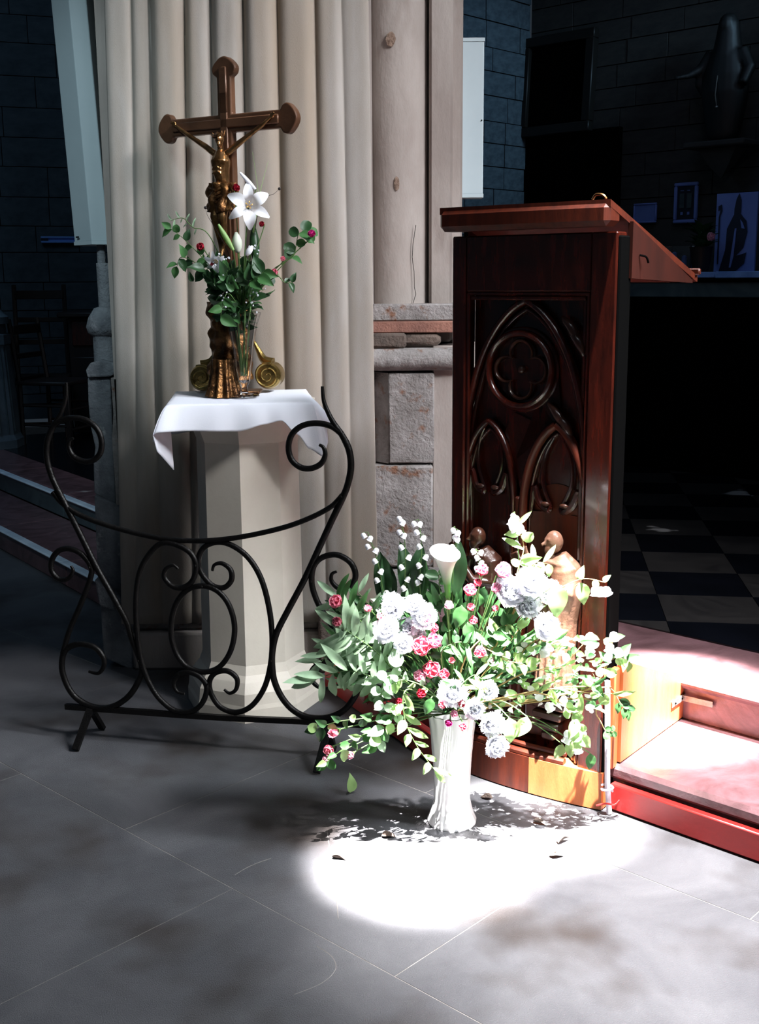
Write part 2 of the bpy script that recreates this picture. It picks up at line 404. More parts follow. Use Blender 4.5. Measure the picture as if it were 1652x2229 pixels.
# back wall of the chancel, parallel to the steps (right of the picture)
BWo = ST(-3.83, 4.84)
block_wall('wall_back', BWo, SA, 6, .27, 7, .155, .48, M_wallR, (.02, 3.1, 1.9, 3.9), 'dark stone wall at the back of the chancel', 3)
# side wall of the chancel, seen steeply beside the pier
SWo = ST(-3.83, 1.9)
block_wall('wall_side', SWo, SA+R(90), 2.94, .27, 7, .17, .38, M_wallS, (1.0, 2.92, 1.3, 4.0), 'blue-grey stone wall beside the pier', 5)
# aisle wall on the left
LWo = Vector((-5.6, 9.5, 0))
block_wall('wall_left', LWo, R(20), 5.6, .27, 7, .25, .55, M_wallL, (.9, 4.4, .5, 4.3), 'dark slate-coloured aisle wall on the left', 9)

# ------------------------------------------------------------------ the pier
pier = struct('pier', 'limestone pier behind the curtain')
b = MB(); b.prism([(-1.0, 4.36), (-.03, 4.36), (.02, 5.4), (-.95, 5.6), (-1.12, 5.0)], 0, 7); ob('core', b, pier, mat=M_stone)
# plinth below the curtain
b = MB(); b.box((0, 0, 0), (.74, .5, .15), ch=.01); ob('plinth_stone', b, pier, T(-.6, 4.545, .075), M_stone)
b = MB(); b.box((0, 0, 0), (.72, .46, .10), ch=.012); ob('plinth_stone', b, pier, T(-.6, 4.56, .20), M_rough)
# grey stones on the left flank with their broken profile
lx = lambda px, py, Y: D(px, py, Y)
def flank(name, pts, Y, dpt, m, w=.0):
    q = [D(px, py, Y) for px, py in pts]
    b = MB(); vs = [(p.x, Y, p.z) for p in q]+[(p.x-.0, Y+dpt, p.z) for p in q]; n = len(q)
    b.add(vs, [tuple(range(n)), tuple(range(2*n-1, n-1, -1))]+[(i, n+i, n+(i+1) % n, (i+1) % n) for i in range(n)])
    o = ob(name, b, pier, mat=m, smooth=0)
    bv = o.modifiers.new('b', 'BEVEL'); bv.width = .006; bv.segments = 2
    return o
flank('flank_stone', [(190, 822), (240, 822), (246, 960), (252, 1100), (205, 1075), (203, 1005), (207, 975), (196, 925), (192, 880)], 4.40, .3, M_grey)
flank('flank_stone', [(240, 822), (262, 822), (268, 1100), (252, 1100), (249, 1040), (243, 960), (246, 900)], 4.36, .3, M_rough)
flank('flank_stone', [(205, 1078), (268, 1103), (276, 1300), (214, 1270), (211, 1220), (207, 1140)], 4.38, .3, M_grey)
flank('flank_stone', [(216, 1282), (290, 1310), (292, 1462), (226, 1432), (222, 1380)], 4.33, .3, M_grey)
flank('flank_stone', [(205, 1262), (240, 1290), (250, 1330), (216, 1318)], 4.31, .25, M_grey)
flank('cap_stone', [(186, 806), (196, 790), (222, 783), (248, 790), (252, 812), (240, 820), (190, 822)], 4.38, .3, M_grey)
# small engaged colonnette with an onion-shaped base
cx = D(231, 690, 4.42)
b = MB(); b.lathe([(.03, 0), (.03, .1), (.031, .2)], 12); ob('colonnette', b, pier, T(cx.x-.008, 4.47, cx.z), M_grey)
b = MB(); b.lathe([(.02, .075), (.035, .07), (.058, .035), (.068, 0), (.062, -.022), (.045, -.034), (.045, -.14), (.052, -.16)][::-1], 20); ob('colonnette_base', b, pier, T(D(223, 712, 4.42).x, 4.45, D(223, 712, 4.42).z), M_grey)
# right hand part: big half round shaft, pilaster, ring moulding, plinth
b = MB(); b.lathe([(.125, 1.36), (.125, 7)], 40); ob('round_shaft', b, pier, T(.085, 4.72, 0), M_stone)
b = MB(); b.lathe([(.128, 1.30), (.14, 1.31), (.14, 1.355), (.128, 1.362)], 40); ob('shaft_fillet', b, pier, T(.085, 4.72, 0), M_stone)
xa = D(934, 400, 4.62).x; xb = D(985, 400, 4.62).x; xc = D(1011, 400, 4.75).x
b = MB(); b.box(((xa+xb)/2, 4.80, 4.2), (xb-xa, .36, 5.9), ch=.01); ob('pilaster', b, pier, mat=M_stone)
b = MB(); b.box(((xb+xc)/2-.01, 4.88, 4.2), (xc-xb, .3, 5.9), ch=.008); ob('pilaster', b, pier, mat=M_stone)
b = MB(); b.box((.17, 4.85, .62), (.46, .35, 1.24)); ob('base_core', b, pier, mat=M_stone)
zz = lambda y, Y=4.5: D(880, y, Y).z
b = MB(); b.box((.13, 4.66, (zz(700)+zz(725))/2), (.44, .30, zz(700)-zz(725)), ch=.004); ob('red_course', b, pier, mat=M_redst)
b = MB(); b.box((.12, 4.665, (zz(662)+zz(700))/2), (.40, .27, zz(662)-zz(700)), ch=.006); ob('neck_stone', b, pier, mat=M_rough)
b = MB(); b.box((.03, 4.63, (zz(725)+zz(758))/2), (.16, .26, zz(725)-zz(758)), ch=.01); ob('chipped_stone', b, pier, mat=M_darkst)
b = MB(); b.box((.165, 4.64, (zz(725)+zz(756))/2), (.16, .26, zz(725)-zz(756)), ch=.018); ob('chipped_stone', b, pier, mat=M_darkst)
def torus_mould():
    zc, hh = (zz(758)+zz(808))/2, (zz(758)-zz(808))/2; prof = []
    for k in range(9):
        a = math.pi*k/8; prof.append((-.055*math.sin(a), zc+hh*math.cos(a)))
    def fn(u, v):
        i = v*8; k = int(min(i, 7)); f = i-k; y = prof[k][0]*(1-f)+prof[k+1][0]*f; z = prof[k][1]*(1-f)+prof[k+1][1]*f
        x = -.07+u*.42; y += .006*noise.noise(Vector((x*20, z*20, 0)))
        return (x, 4.52+y, z)
    b = MB(); b.grid(fn, 40, 8); b.box((.14, 4.66, zc), (.42, .27, hh*2)); return b
ob('ring_moulding', torus_mould(), pier, mat=M_rough)
xl0, xl1, xl2 = D(812, 1000, 4.5).x, D(846, 1000, 4.5).x, D(945, 1000, 4.5).x
b = MB(); b.prism([(xl0-.04, 4.62), (xl1, 4.5), (xl1, 4.75), (xl0-.04, 4.75)], .78, zz(812)); ob('plinth_stone', b, pier, mat=M_rough, smooth=0)
b = MB(); b.box(((xl1+xl2)/2, 4.62, (.78+zz(812))/2), (xl2-xl1, .24, zz(812)-.78), ch=.006); ob('plinth_stone', b, pier, mat=M_rough)
b = MB(); b.box(((xl2+xl2+.09)/2, 4.64, .62), (.1, .24, 1.24), ch=.004); ob('plinth_strip', b, pier, mat=M_stone)
zj = zz(1130)
b = MB(); b.box(((xl0+xl2)/2-.005, 4.61, (.36+.775)/2), (xl2-xl0+.0, .26, .41), ch=.008); ob('plinth_stone', b, pier, mat=M_rough)
b = MB(); b.box(((xl0+xl2)/2, 4.60, .175), (xl2-xl0+.12, .30, .35), ch=.01); ob('plinth_stone', b, pier, mat=M_rough)
b = MB(); b.box((-.12, 4.36, .13), (.24, .25, .26), ch=.012); ob('plinth_stone', b, pier, mat=M_darkst)
# scars in the shaft
for (px, py, w_, h_) in ((850, 86, .02, .032), (864, 400, .012, .03)):
    p = D(px, py, 4.6); b = MB()
    rnd = random.Random(px); n = 10
    vs = [Vector((w_*math.cos(2*math.pi*i/n)*rnd.uniform(.7, 1.1), 0, h_*math.sin(2*math.pi*i/n)*rnd.uniform(.8, 1.1))) for i in range(n)]
    b.add([v for v in vs]+[v*.75+Vector((0, -.0015, 0)) for v in vs]+[v*.4+Vector((.002, -.001, .003)) for v in vs], [(i, (i+1) % n, n+(i+1) % n, n+i) for i in range(n)]+[(n+i, n+(i+1) % n, 2*n+(i+1) % n, 2*n+i) for i in range(n)]+[tuple(range(2*n, 3*n))])
    ob('stone_scar', b, pier, T(p.x, 4.592, p.z), M_scar)
ck = [D(x, y, 4.6) for x, y in ((905, 490), (899, 530), (897, 560), (901, 590), (902, 625), (905, 640), (899, 660))]
b = MB(); b.tube([(p.x, 4.596+.0, p.z) for p in ck], .0012, 5); ob('crack', b, pier, mat=M_black)

# ------------------------------------------------------------------ curtain
gt = [222, 283, 325, 402, 458, 527, 600, 683, 740, 800]
gb = [262, 300, 352, 412, 470, 548, 632, 706, 770, 828]
am = [.012, .014, .045, .034, .046, .044, .036, .022, .008]
def curt(u, v):
    py = -60+v*1420
    g = [a+(b_-a)*v+5*math.sin(v*3+i*1.7)*v for i, (a, b_) in enumerate(zip(gt, gb))]
    px = g[0]+(g[-1]-g[0])*u
    k = 0
    while k < len(g)-2 and px > g[k+1]: k += 1
    t = (px-g[k])/(g[k+1]-g[k]); t = min(max(t, 0), 1)
    pil = 1-abs(2*t-1)**3.6
    fade = 1-.85*max(0, min(1, (v-.15)/.7))
    y = 4.315-am[k]*(.35+.65*fade)*pil*1.0-.012*math.sin(u*5+v*2)
    x = D(px, py, 4.29).x; z = 2.62+(.187-2.62)*v
    x = D(px, 1114+(py-1114)*1.0, 4.29).x
    return (x, y+.004*noise.noise(Vector((x*8, 0, z*2))), z)
b = MB(); b.grid(curt, 300, 44)
cur = ob('curtain', b, mat=M_curtain, smooth=75)
tag(cur, 'tall beige curtain hanging in vertical folds over the pier behind the pedestal', 'curtain')
so = cur.modifiers.new('t', 'SOLIDIFY'); so.thickness = .004; so.offset = 1
cur.location = (0, 0, 0)

# ------------------------------------------------------------------ white column boxes fixed to the pier
def colbox(name, label, pts_bottom, z0, z1, lean, m=M_box):
    t = thing(name, label, 'speaker', (pts_bottom[0][0], pts_bottom[0][1], z0))
    o0 = Vector((pts_bottom[0][0], pts_bottom[0][1], 0))
    def pr(z0_, z1_, grow=0):
        c = sum((Vector((p[0], p[1], 0)) for p in pts_bottom), Vector())/len(pts_bottom); vs = []
        for z in (z0_, z1_):
            for p in pts_bottom:
                v = Vector((p[0], p[1], 0)); v = c+(v-c)*(1+grow)-o0
                vs.append(Vector((v.x+lean*(z-z0), v.y, z-z0)))
        n = len(pts_bottom)
        return MB().add(vs, [tuple(range(n-1, -1, -1)), tuple(range(n, 2*n))]+[(i, (i+1) % n, n+(i+1) % n, n+i) for i in range(n)])
    body = ob('body', pr(z0+.012, z1-.012), t, mat=m, smooth=0)
    bv = body.modifiers.new('b', 'BEVEL'); bv.width = .004; bv.segments = 2
    ob('end_cap', pr(z0, z0+.014, .04), t, mat=m, smooth=0); ob('end_cap', pr(z1-.014, z1, .04), t, mat=m, smooth=0)
    return t
a = D(163, 530, 4.60); m_ = D(200, 530, 4.50); c_ = D(237, 530, 4.515)
t = colbox('column_speaker', 'long pale grey column loudspeaker left of the curtain, leaning slightly outward', [(a.x, 4.60), (m_.x, 4.50), (c_.x, 4.515), (c_.x, 4.74), (a.x, 4.74)], D(200, 533, 4.55).z, D(200, 533, 4.55).z+1.15, -.04)
b = MB(); b.box((0, 0, 0), (.018, .004, .005)); ob('maker_plate', b, t, T(.02, .0-.035, .03) @ RZ(-.8), M_black)
b = MB(); b.box((.2, .14, .5), (.12, .12, .9)); ob('wall_bracket', b, t, mat=M_metal)
a = D(1012, 430, 4.8); c_ = D(1051, 430, 4.8)
t = colbox('column_speaker', 'short pale grey column loudspeaker right of the pier, above the lectern', [(a.x-.03, 4.8), (c_.x, 4.8), (c_.x, 4.9), (a.x-.03, 4.9)], a.z, D(1050, 82, 4.8).z, 0)
ob('keyhole', MB().ball((0, 0, 0), .003, 6, 4), t, T(c_.x-a.x+.03-.008, -.002, D(1048, 262, 4.8).z-a.z), M_black)
ob('wall_bracket', MB().box((0, 0, 0), (.06, .06, .5)), t, T(-.02, .05, .35), M_metal)
# pale pipe under the left loudspeaker
p = D(232, 600, 4.52)
b = MB(); b.lathe([(.0165, 0), (.0165, .33)], 14); o = ob('downpipe', b, mat=M_grey); o.location = (D(229, 686, 4.56).x, 4.55, D(229, 686, 4.56).z); tag(o, 'thin grey vertical pipe between the left loudspeaker and the stone finial', 'pipe')
# blue strip on the aisle wall
def wall_pt(px, py, O, a, off=0):
    d = (math.cos(a), math.sin(a)); s, z = onplane((O.x, O.y), d, px, py)
    return Vector((O.x+d[0]*s+d[1]*off, O.y+d[1]*s-d[0]*off, z))
p0 = wall_pt(88, 522, LWo, R(20), .05); p1 = wall_pt(170, 524, LWo, R(20), .05)
t = thing('wall_rail', 'small bright blue horizontal rail fixed to the dark aisle wall', 'rail', p0, R(20))
Ln = (p1-p0).length
for dz in (-.02, .02): ob('rail_edge', MB().box((Ln/2, 0, dz), (Ln, .03, .016), ch=.003), t, mat=M_blue)
ob('rail_channel', MB().box((Ln/2, .01, 0), (Ln, .012, .026)), t, mat=M_blue)
ob('end_plate', MB().box((.03, -.005, 0), (.06, .012, .022)), t, mat=M_ink)

# ------------------------------------------------------------------ left background: column, chairs, cabinet
pc = G(-43, 975, .27)
t = struct('trim_1', 'pale fluted base and shaft of an aisle column at the far left'); t.location = (pc.x, pc.y+.1, .27)
Sx = (pc-cam.location).length/FPX
prof = [(.31, 0), (.31, .06), (.285, .10), (.278, .25), (.242, .76), (.255, .77), (.255, .84), (.215, .85), (.215, .92)]
b = MB(); b.lathe(prof, 8, ang0=R(22.5)); ob('column_base', b, t, mat=M_wallS, smooth=20)
b = MB(); b.lathe([(.24, .92), (.24, .97), (.205, 1.0), (.185, 1.03), (.17, 4.5)], 16); ob('column_shaft', b, t, mat=M_wallS)
for k in range(10):
    a_ = R(-150+k*15); b = MB(); b.tube([(.274*math.cos(a_), .274*math.sin(a_), .12), (.238*math.cos(a_), .238*math.sin(a_), .75)], .006, 6); ob('flute_rib', b, t, mat=M_teal)
def chair(name, label, loc, rz, H_=1.1):
    t = thing(name, label, 'chair', loc, rz, None)
    for sx in (-.2, .2):
        ob('leg', MB().box((sx, -.2, .23), (.035, .035, .46), ch=.004), t, mat=M_dkwood)
        ob('leg', MB().tube([(sx, .2, 0), (sx, .2, .46), (sx*.98, .26, H_)], .018, 6), t, mat=M_dkwood)
    ob('seat', MB().box((0, 0, .47), (.46, .44, .03), ch=.008), t, mat=M_dkwood)
    for z in (H_-.08, H_-.28, H_-.46): ob('back_slat', MB().box((0, .235, z), (.38, .018, .07 if z > H_-.1 else .04), ch=.004), t, mat=M_dkwood)
    for z in (.15, .3):
        for sx in (-.2, .2): ob('stretcher', MB().tube([(sx, -.2, z), (sx, .2, z)], .01, 6), t, mat=M_dkwood)
        ob('stretcher', MB().tube([(-.2, -.2, z-.03), (.2, -.2, z-.03)], .01, 6), t, mat=M_dkwood)
    return t
g = D(88, 800, 9.3); chair('wooden_chair', 'tall dark ladder-back chair beside the pale aisle column', (g.x, 9.3, .27), R(10), 1.2)
g = D(122, 800, 8.9); chair('wooden_chair', 'lower dark wooden chair turned sideways in front of the aisle cabinet', (g.x, 8.9, .27), R(75), .95)
ca, cb_ = D(150, 690, 9.3), D(245, 690, 9.3)
t = thing('wooden_cabinet', 'dark brown wooden cabinet with a projecting top against the aisle wall', 'cabinet', ((ca.x+cb_.x)/2+.1, 9.55, .27))
cw = cb_.x-ca.x+.25
ob('body', MB().box((0, 0, (ca.z-.27)/2), (cw, .4, ca.z-.27-.02), ch=.005), t, mat=M_dkwood)
ob('cornice', MB().box((0, -.02, ca.z-.27+.015), (cw+.14, .5, .05), ch=.015), t, mat=M_dkwood)
for sx in (-1, 1):
    d_ = ob('door', MB().box((sx*cw/4, -.205, (ca.z-.27)*.35), (cw/2-.02, .02, (ca.z-.27)*.62), ch=.006), t, mat=M_dkwood)
    ob('knob', MB().ball((sx*.03, -.225, (ca.z-.27)*.4), .014), d_, mat=M_metal)
ob('drawer', MB().box((0, -.205, (ca.z-.27)*.86), (cw-.06, .02, .2), ch=.006), t, mat=M_wood)

# ------------------------------------------------------------------ right background
def BW(px, py, off=0): return wall_pt(px, py, BWo, SA, off)
# big dark painting
def wall_panel(name, label, cat, px0, px1, py0, py1, off, thick, frame, mframe, mpanel, lean=0):
    A = BW(px0, (py0+py1)/2, off); B = BW(px1, (py0+py1)/2, off); zt = BW((px0+px1)/2, py0, off).z; zb = BW((px0+px1)/2, py1, off).z
    W_ = (B-A).xy.length; H_ = zt-zb
    t = thing(name, label, cat, (A.x, A.y, zb), SA)
    fr = MB()
    for (c, d) in (((W_/2, 0, frame/2), (W_, thick, frame)), ((W_/2, 0, H_-frame/2), (W_, thick, frame)), ((frame/2, 0, H_/2), (frame, thick, H_-2*frame)), ((W_-frame/2, 0, H_/2), (frame, thick, H_-2*frame))):
        ob('frame_side', MB().box(c, d, ch=min(.006, thick/4)), t, mat=mframe)
    ob('panel', MB().box((W_/2, thick*.2, H_/2), (W_-frame*1.6, thick*.4, H_-frame*1.6)), t, mat=mpanel, smooth=0)
    return t, W_, H_
t, _, _ = wall_panel('framed_painting', 'large near-black painting in a dark frame hanging on the chancel wall', 'painting', 1148, 1303, 75, 295, .09, .07, .07, M_frame, M_black)
t.rotation_euler = (R(-4), 0, SA)
dA = BW(1141, 500, .04); dB = BW(1352, 500, .04); dz = BW(1250, 288, .04).z
t = thing('wooden_screen', 'tall black wooden screen against the chancel wall under the painting', 'screen', (dA.x, dA.y, .27), SA)
dW = (dB-dA).xy.length
for k in range(3): ob('screen_board', MB().box((dW*(k+.5)/3, 0, (dz-.27)/2), (dW/3-.004, .05, dz-.27), ch=.004), t, mat=M_black)
a = BW(1126, 340, .1)
t = thing('banner_strip', 'narrow dark hanging in the corner left of the big painting', 'banner', (a.x, a.y, BW(1126, 350, .1).z), SA)
zt = BW(1126, 80, .1).z-BW(1126, 350, .1).z
ob('cloth', MB().grid(lambda u, v: (-.03+.09*u, -.02*math.sin(u*12), zt*v), 16, 4), t, mat=M_frame)
ob('rod', MB().tube([(-.05, 0, zt), (.08, 0, zt)], .012, 8), t, mat=M_dkwood)

# small framed things on the wall
wall_panel('picture_frame', 'small blank pale blue sheet in a thin frame, lower left on the chancel wall', 'picture', 1387, 1437, 443, 486, .05, .02, .012, M_paper2, M_paper)
t, W_, H_ = wall_panel('picture_frame', 'upright pale blue frame with a dark photograph of a building front', 'picture', 1475, 1526, 398, 486, .05, .025, .024, M_paper2, M_ink)
for (x, z, w_, h_) in ((.36, .24, .10, .07), (.64, .24, .10, .07), (.35, .8, .14, .02), (.62, .8, .12, .02), (.35, .55, .2, .36), (.66, .55, .2, .36)):
    ob('print_shape', MB().box((W_*x, -.006, H_*z), (W_*w_, .003, H_*h_)), t, mat=M_paper if h_ < .1 else M_ledge if False else M_teal if h_ > .1 else M_paper2, smooth=0)
# altar with ledge
ay = ST(0, 3.9); 
def AL(px, py, off=0): return wall_pt(px, py, ST(0, 3.95), SA, off)
l0 = AL(1360, 600); l1 = AL(1720, 600); zl = AL(1580, 598).z
t = thing('side_altar', 'long black side altar with a pale blue cloth edge behind the lectern', 'altar', (l0.x, l0.y, .27), SA)
aw = (l1-l0).xy.length
ob('body', MB().box((aw/2, .25, (zl-.27)/2), (aw, .5, zl-.27-.02), ch=.01), t, mat=M_black)
ob('marble_band', MB().box((aw/2, -.01, zl-.27-.09), (aw, .02, .09), ch=.004), t, mat=M_teal)
s_mid = onplane((l0.x, l0.y), (SU.x, SU.y), 1570, 600)[0]; s_st = onplane((l0.x, l0.y), (SU.x, SU.y), 1508, 600)[0]
ob('cloth_edge', MB().box(((s_st+s_mid)/2, .2, zl-.27), (s_mid-s_st, .56, .035), ch=.005), t, mat=M_ledge)
ob('cloth_edge', MB().box(((aw+s_mid)/2, .2, zl-.27), (aw-s_mid, .57, .04), ch=.005), t, M=T(0, 0, 0), mat=M_ledge)
ob('altar_top', MB().box((s_st/2, .2, zl-.27), (s_st, .54, .03), ch=.005), t, mat=M_black)
# poster of a bishop figure leaning on the ledge
def AP(px, py): return wall_pt(px, py, ST(0, 4.15), SA, 0)
pA, pB = AP(1552, 600), AP(1640, 600); zp0 = zl+.02; zp1 = AP(1596, 420).z
t = thing('poster_board', 'pale blue board with a dark picture of a robed figure, standing on the side altar', 'poster', (pA.x, pA.y, zp0), SA); pw, ph = (pB-pA).xy.length, zp1-zp0
ob('board', MB().box((pw/2, .01, ph/2), (pw, .016, ph)), t, mat=M_paper, smooth=0)
def flatpoly(name, pts, parent, m, y=-.002, w_=pw, h_=ph, th=.003):
    n = len(pts); vs = [Vector((x*w_, y, (1-z)*h_)) for x, z in pts]+[Vector((x*w_, y-th, (1-z)*h_)) for x, z in pts]
    return ob(name, MB().add(vs, [tuple(range(n)), tuple(range(2*n-1, n-1, -1))]+[(i, (i+1) % n, n+(i+1) % n, n+i) for i in range(n)]), parent, mat=m, smooth=0)
flatpoly('printed_robe', [(x, y) for x, y in ((.45, .28), (.60, .26), (.76, .36), (.80, .5), (.72, .7), (.55, .8), (.70, .78), (.80, .76), (.76, .9), (.55, 1), (.14, 1), (.28, .72), (.30, .45))], t, M_ink)
flatpoly('printed_mitre', [(.46, .2), (.5, .08), (.56, .01), (.62, .1), (.62, .26), (.46, .28)], t, M_ink)
flatpoly('printed_staff', [(.06, .16), (.14, .14), (.16, .22), (.11, .3), (.12, .9), (.09, .9), (.08, .3), (.12, .2), (.06, .22)], t, M_ink)
flatpoly('printed_fold', [(.5, .45), (.54, .45), (.5, .8), (.44, .95), (.4, .95)], t, M_paper, -.006)
flatpoly('printed_fold', [(.62, .34), (.68, .38), (.74, .46), (.66, .45)], t, M_paper, -.006)
# glass box & dark flower pot on the altar
g = wall_pt(1470, 600, ST(0, 4.05), SA); 
t = thing('glass_case', 'small glass case on the side altar just above the sloping desk', 'glass case', (g.x, g.y, zl+.018), SA)
zc = AP(1480, 535).z-zl-.02
ob('glass', MB().box((.0, .05, zc/2), (.2, .1, zc-.006)), t, mat=M_glass, smooth=0)
for sx in (-.1, .1): ob('corner_post', MB().box((sx, 0, zc/2), (.008, .008, zc)), t, mat=M_ink)
ob('candle', MB().lathe([(.018, 0), (.018, zc*.7), (.006, zc*.74)], 10), t, T(-.03, .05, .006), M_paper)
ob('candle', MB().lathe([(.018, 0), (.018, zc*.55), (.006, zc*.6)], 10), t, T(.04, .05, .006), M_paper)
g = wall_pt(1524, 600, ST(0, 4.0), SA)
pot = thing('potted_plant', 'shadowy dark-leaved plant in a dark pot on the side altar', 'plant', (g.x, g.y, zl+.02), SA)
ob('pot', MB().lathe([(.05, 0), (.07, .14), (.075, .15), (.06, .14), (.04, .02)], 16), pot, mat=M_dkwood)

# robed statue on a bracket
sp = BW(1600, 320, .18); sz = BW(1600, 312, .18).z; hS = BW(1600, 40, .18).z-sz
t = thing('robed_statue', 'nearly black statue of a veiled robed figure with one arm out, on a wall bracket', 'statue', (sp.x, sp.y, sz), SA)
b = MB(); k = hS
b.lathe([(.12*k, 0), (.14*k, .05*k), (.17*k, .2*k), (.20*k, .38*k), (.19*k, .52*k), (.15*k, .66*k), (.10*k, .77*k), (.06*k, .82*k)], 20, M=SC(1, .75, 1))
b.ball((0, -.01*k, .9*k), (.075*k, .085*k, .1*k)); b.lathe([(.13*k, .66*k), (.10*k, .82*k), (.085*k, .92*k), (.05*k, .99*k), (.01*k, 1.0*k)], 16, M=T(0, .012*k, 0))
b.tube([(-.13*k, 0, .7*k), (-.2*k, -.04*k, .58*k), (-.28*k, -.12*k, .53*k), (-.34*k, -.17*k, .52*k)], [.06*k, .05*k, .028*k, .018*k], 8)
b.tube([(-.2*k, -.02*k, .58*k), (-.22*k, -.04*k, .46*k), (-.18*k, 0, .36*k)], [.05*k, .035*k, .02*k], 8)
b.tube([(.13*k, 0, .7*k), (.22*k, -.03*k, .55*k), (.2*k, -.1*k, .42*k)], [.06*k, .055*k, .04*k], 8)
for q in range(4): b.ball((-.355*k, -.18*k, (.505+.01*q)*k), (.02*k, .012*k, .007*k), 6, 4)
remesh('figure', b, M_statue, .012*k, t)
b = MB(); b.box((0, 0, -.03*k), (.55*k, .35*k, .05*k), ch=.01); ob('ledge', b, t, mat=M_wallR)
b = MB(); b.lathe([(.0, -.30*k), (.12*k, -.2*k), (.24*k, -.06*k)], 4, M=SC(1, .6, 1), ang0=R(45)); ob('corbel', b, t, mat=M_wallR)
b = MB(); b.tube([(0, -.145*k, .5*k), (0, -.17*k, .35*k), (.01*k, -.16*k, .27*k)], .004*k, 6); ob('rosary', b, t, mat=M_metal)
ob('bead', MB().ball((.012*k, -.16*k, .255*k), .012*k), t, mat=M_metal)
# bench in the chancel
g = G(1592, 955, .27)
t = thing('bench', 'dark heavy bench on the chequered floor, only its leg and rail showing', 'bench', (g.x, g.y, .27), R(4))
ob('leg', MB().add([(-.06, -.04, 0), (.05, -.04, 0), (.12, -.04, .4), (-.08, -.04, .4), (-.06, .04, 0), (.05, .04, 0), (.12, .04, .4), (-.08, .04, .4)], [(0, 1, 2, 3), (7, 6, 5, 4), (0, 4, 5, 1), (1, 5, 6, 2), (2, 6, 7, 3), (3, 7, 4, 0)]), t, mat=M_black, smooth=0)
ob('leg', MB().box((-1.1, 0, .2), (.12, .08, .4)), t, mat=M_black, smooth=0)
ob('seat', MB().box((-.4, .0, .43), (2.1, .36, .06), ch=.01), t, mat=M_black)

# ------------------------------------------------------------------ pedestal
PX, PY = -.46, 3.975
ped = thing('pedestal', 'cream painted eight-sided pedestal under the white cloth and crucifix', 'pedestal', (PX, PY, 0))
A0 = R(-5+3)
b = MB(); b.lathe([(.186, .115), (.183, .40), (.177, 1.0), (.18, 1.0)], 8, ang0=A0); ob('shaft', b, ped, mat=M_ped, smooth=0)
b = MB(); b.lathe([(.244, .0), (.244, .045), (.240, .06), (.236, .1), (.215, .135), (.197, .155), (.184, .19), (.17, .19)], 8, ang0=A0); ob('plinth', b, ped, mat=M_ped, smooth=0)
b = MB(); b.lathe([(.176, .93), (.178, .96), (.205, 1.03), (.235, 1.07), (.24, 1.098)], 8, ang0=A0); ob('capital', b, ped, mat=M_ped, smooth=0)

# tablecloth
ZT = 1.104; CW = .235
CC = Vector((-.475, 3.955)); CR = R(6)
def per(a):      # point on the rounded square at parameter a in [0,1)
    a = (a % 1)*4; k = int(a); f = a-k
    e = [(-1, -1), (1, -1), (1, 1), (-1, 1), (-1, -1)]
    x = e[k][0]*(1-f)+e[k+1][0]*f; y = e[k][1]*(1-f)+e[k+1][1]*f
    return Vector((x, y)), k, f
# (perimeter position: 0 front left corner, .25 front right, .5 back right, .75 back left) -> drop, outward
keys = [(-.06, .11, .0), (-.036, .225, -.015), (-.014, .15, .045), (-.004, .095, .055), (.006, .082, .05), (.03, .082, .022), (.08, .085, .012), (.12, .088, .01), (.165, .066, .012), (.19, .055, .02), (.212, .10, .022), (.232, .15, .03), (.25, .175, .045), (.262, .13, .06), (.28, .09, .05), (.33, .085, .07), (.40, .1, .055), (.5, .15, .05), (.62, .1, .02), (.75, .16, .04), (.86, .1, .02), (.94, .13, .055)]
def kv(a, idx):
    a = a % 1
    if a > .94: a -= 1
    for i in range(len(keys)-1):
        if keys[i][0] <= a <= keys[i+1][0]:
            f = (a-keys[i][0])/(keys[i+1][0]-keys[i][0]); f = f*f*(3-2*f)
            return keys[i][idx]*(1-f)+keys[i+1][idx]*f
    return keys[0][idx]
def cloth_fn(u, v):
    p, k, f = per(u)
    d = p.normalized(); rot = Matrix.Rotation(CR, 2)
    if v < .5:
        q = p*CW*(v/.5); z = ZT+.0015
        q = rot @ q
        z += .0015*noise.noise(Vector((q.x*9, q.y*9, 1)))
    else:
        w_ = (v-.5)/.5; dr, ou = kv(u, 1), kv(u, 2)
        bend = min(1, w_*3)
        q = p*CW+d*ou*(w_**.8)*1.0+d*.006*math.sin(w_*math.pi/2); q = rot @ q
        z = ZT-dr*(w_**1.15)
        wob = .007*math.sin(u*95)*w_
        q += (rot @ d)*wob*.6
    return (CC.x+q.x, CC.y+q.y, z)
b = MB(); b.grid(cloth_fn, 240, 30)
cl = ob('tablecloth', b, mat=M_white, smooth=60)
bm = bmesh.new(); bm.from_mesh(cl.data); bmesh.ops.remove_doubles(bm, verts=bm.verts, dist=.0004); bm.to_mesh(cl.data); bm.free(); cl.data.shade_smooth()
so = cl.modifiers.new('t', 'SOLIDIFY'); so.thickness = .0018
tag(cl, 'white cloth with drooping corners draped over the cream pedestal', 'tablecloth')
b = MB(); b.box((0, 0, 1.1005-.012+.0), (.46, .46, .02), ch=.006); ob('top_board', b, ped, T(CC.x-PX, CC.y-PY, 0) @ RZ(CR), M_ped)

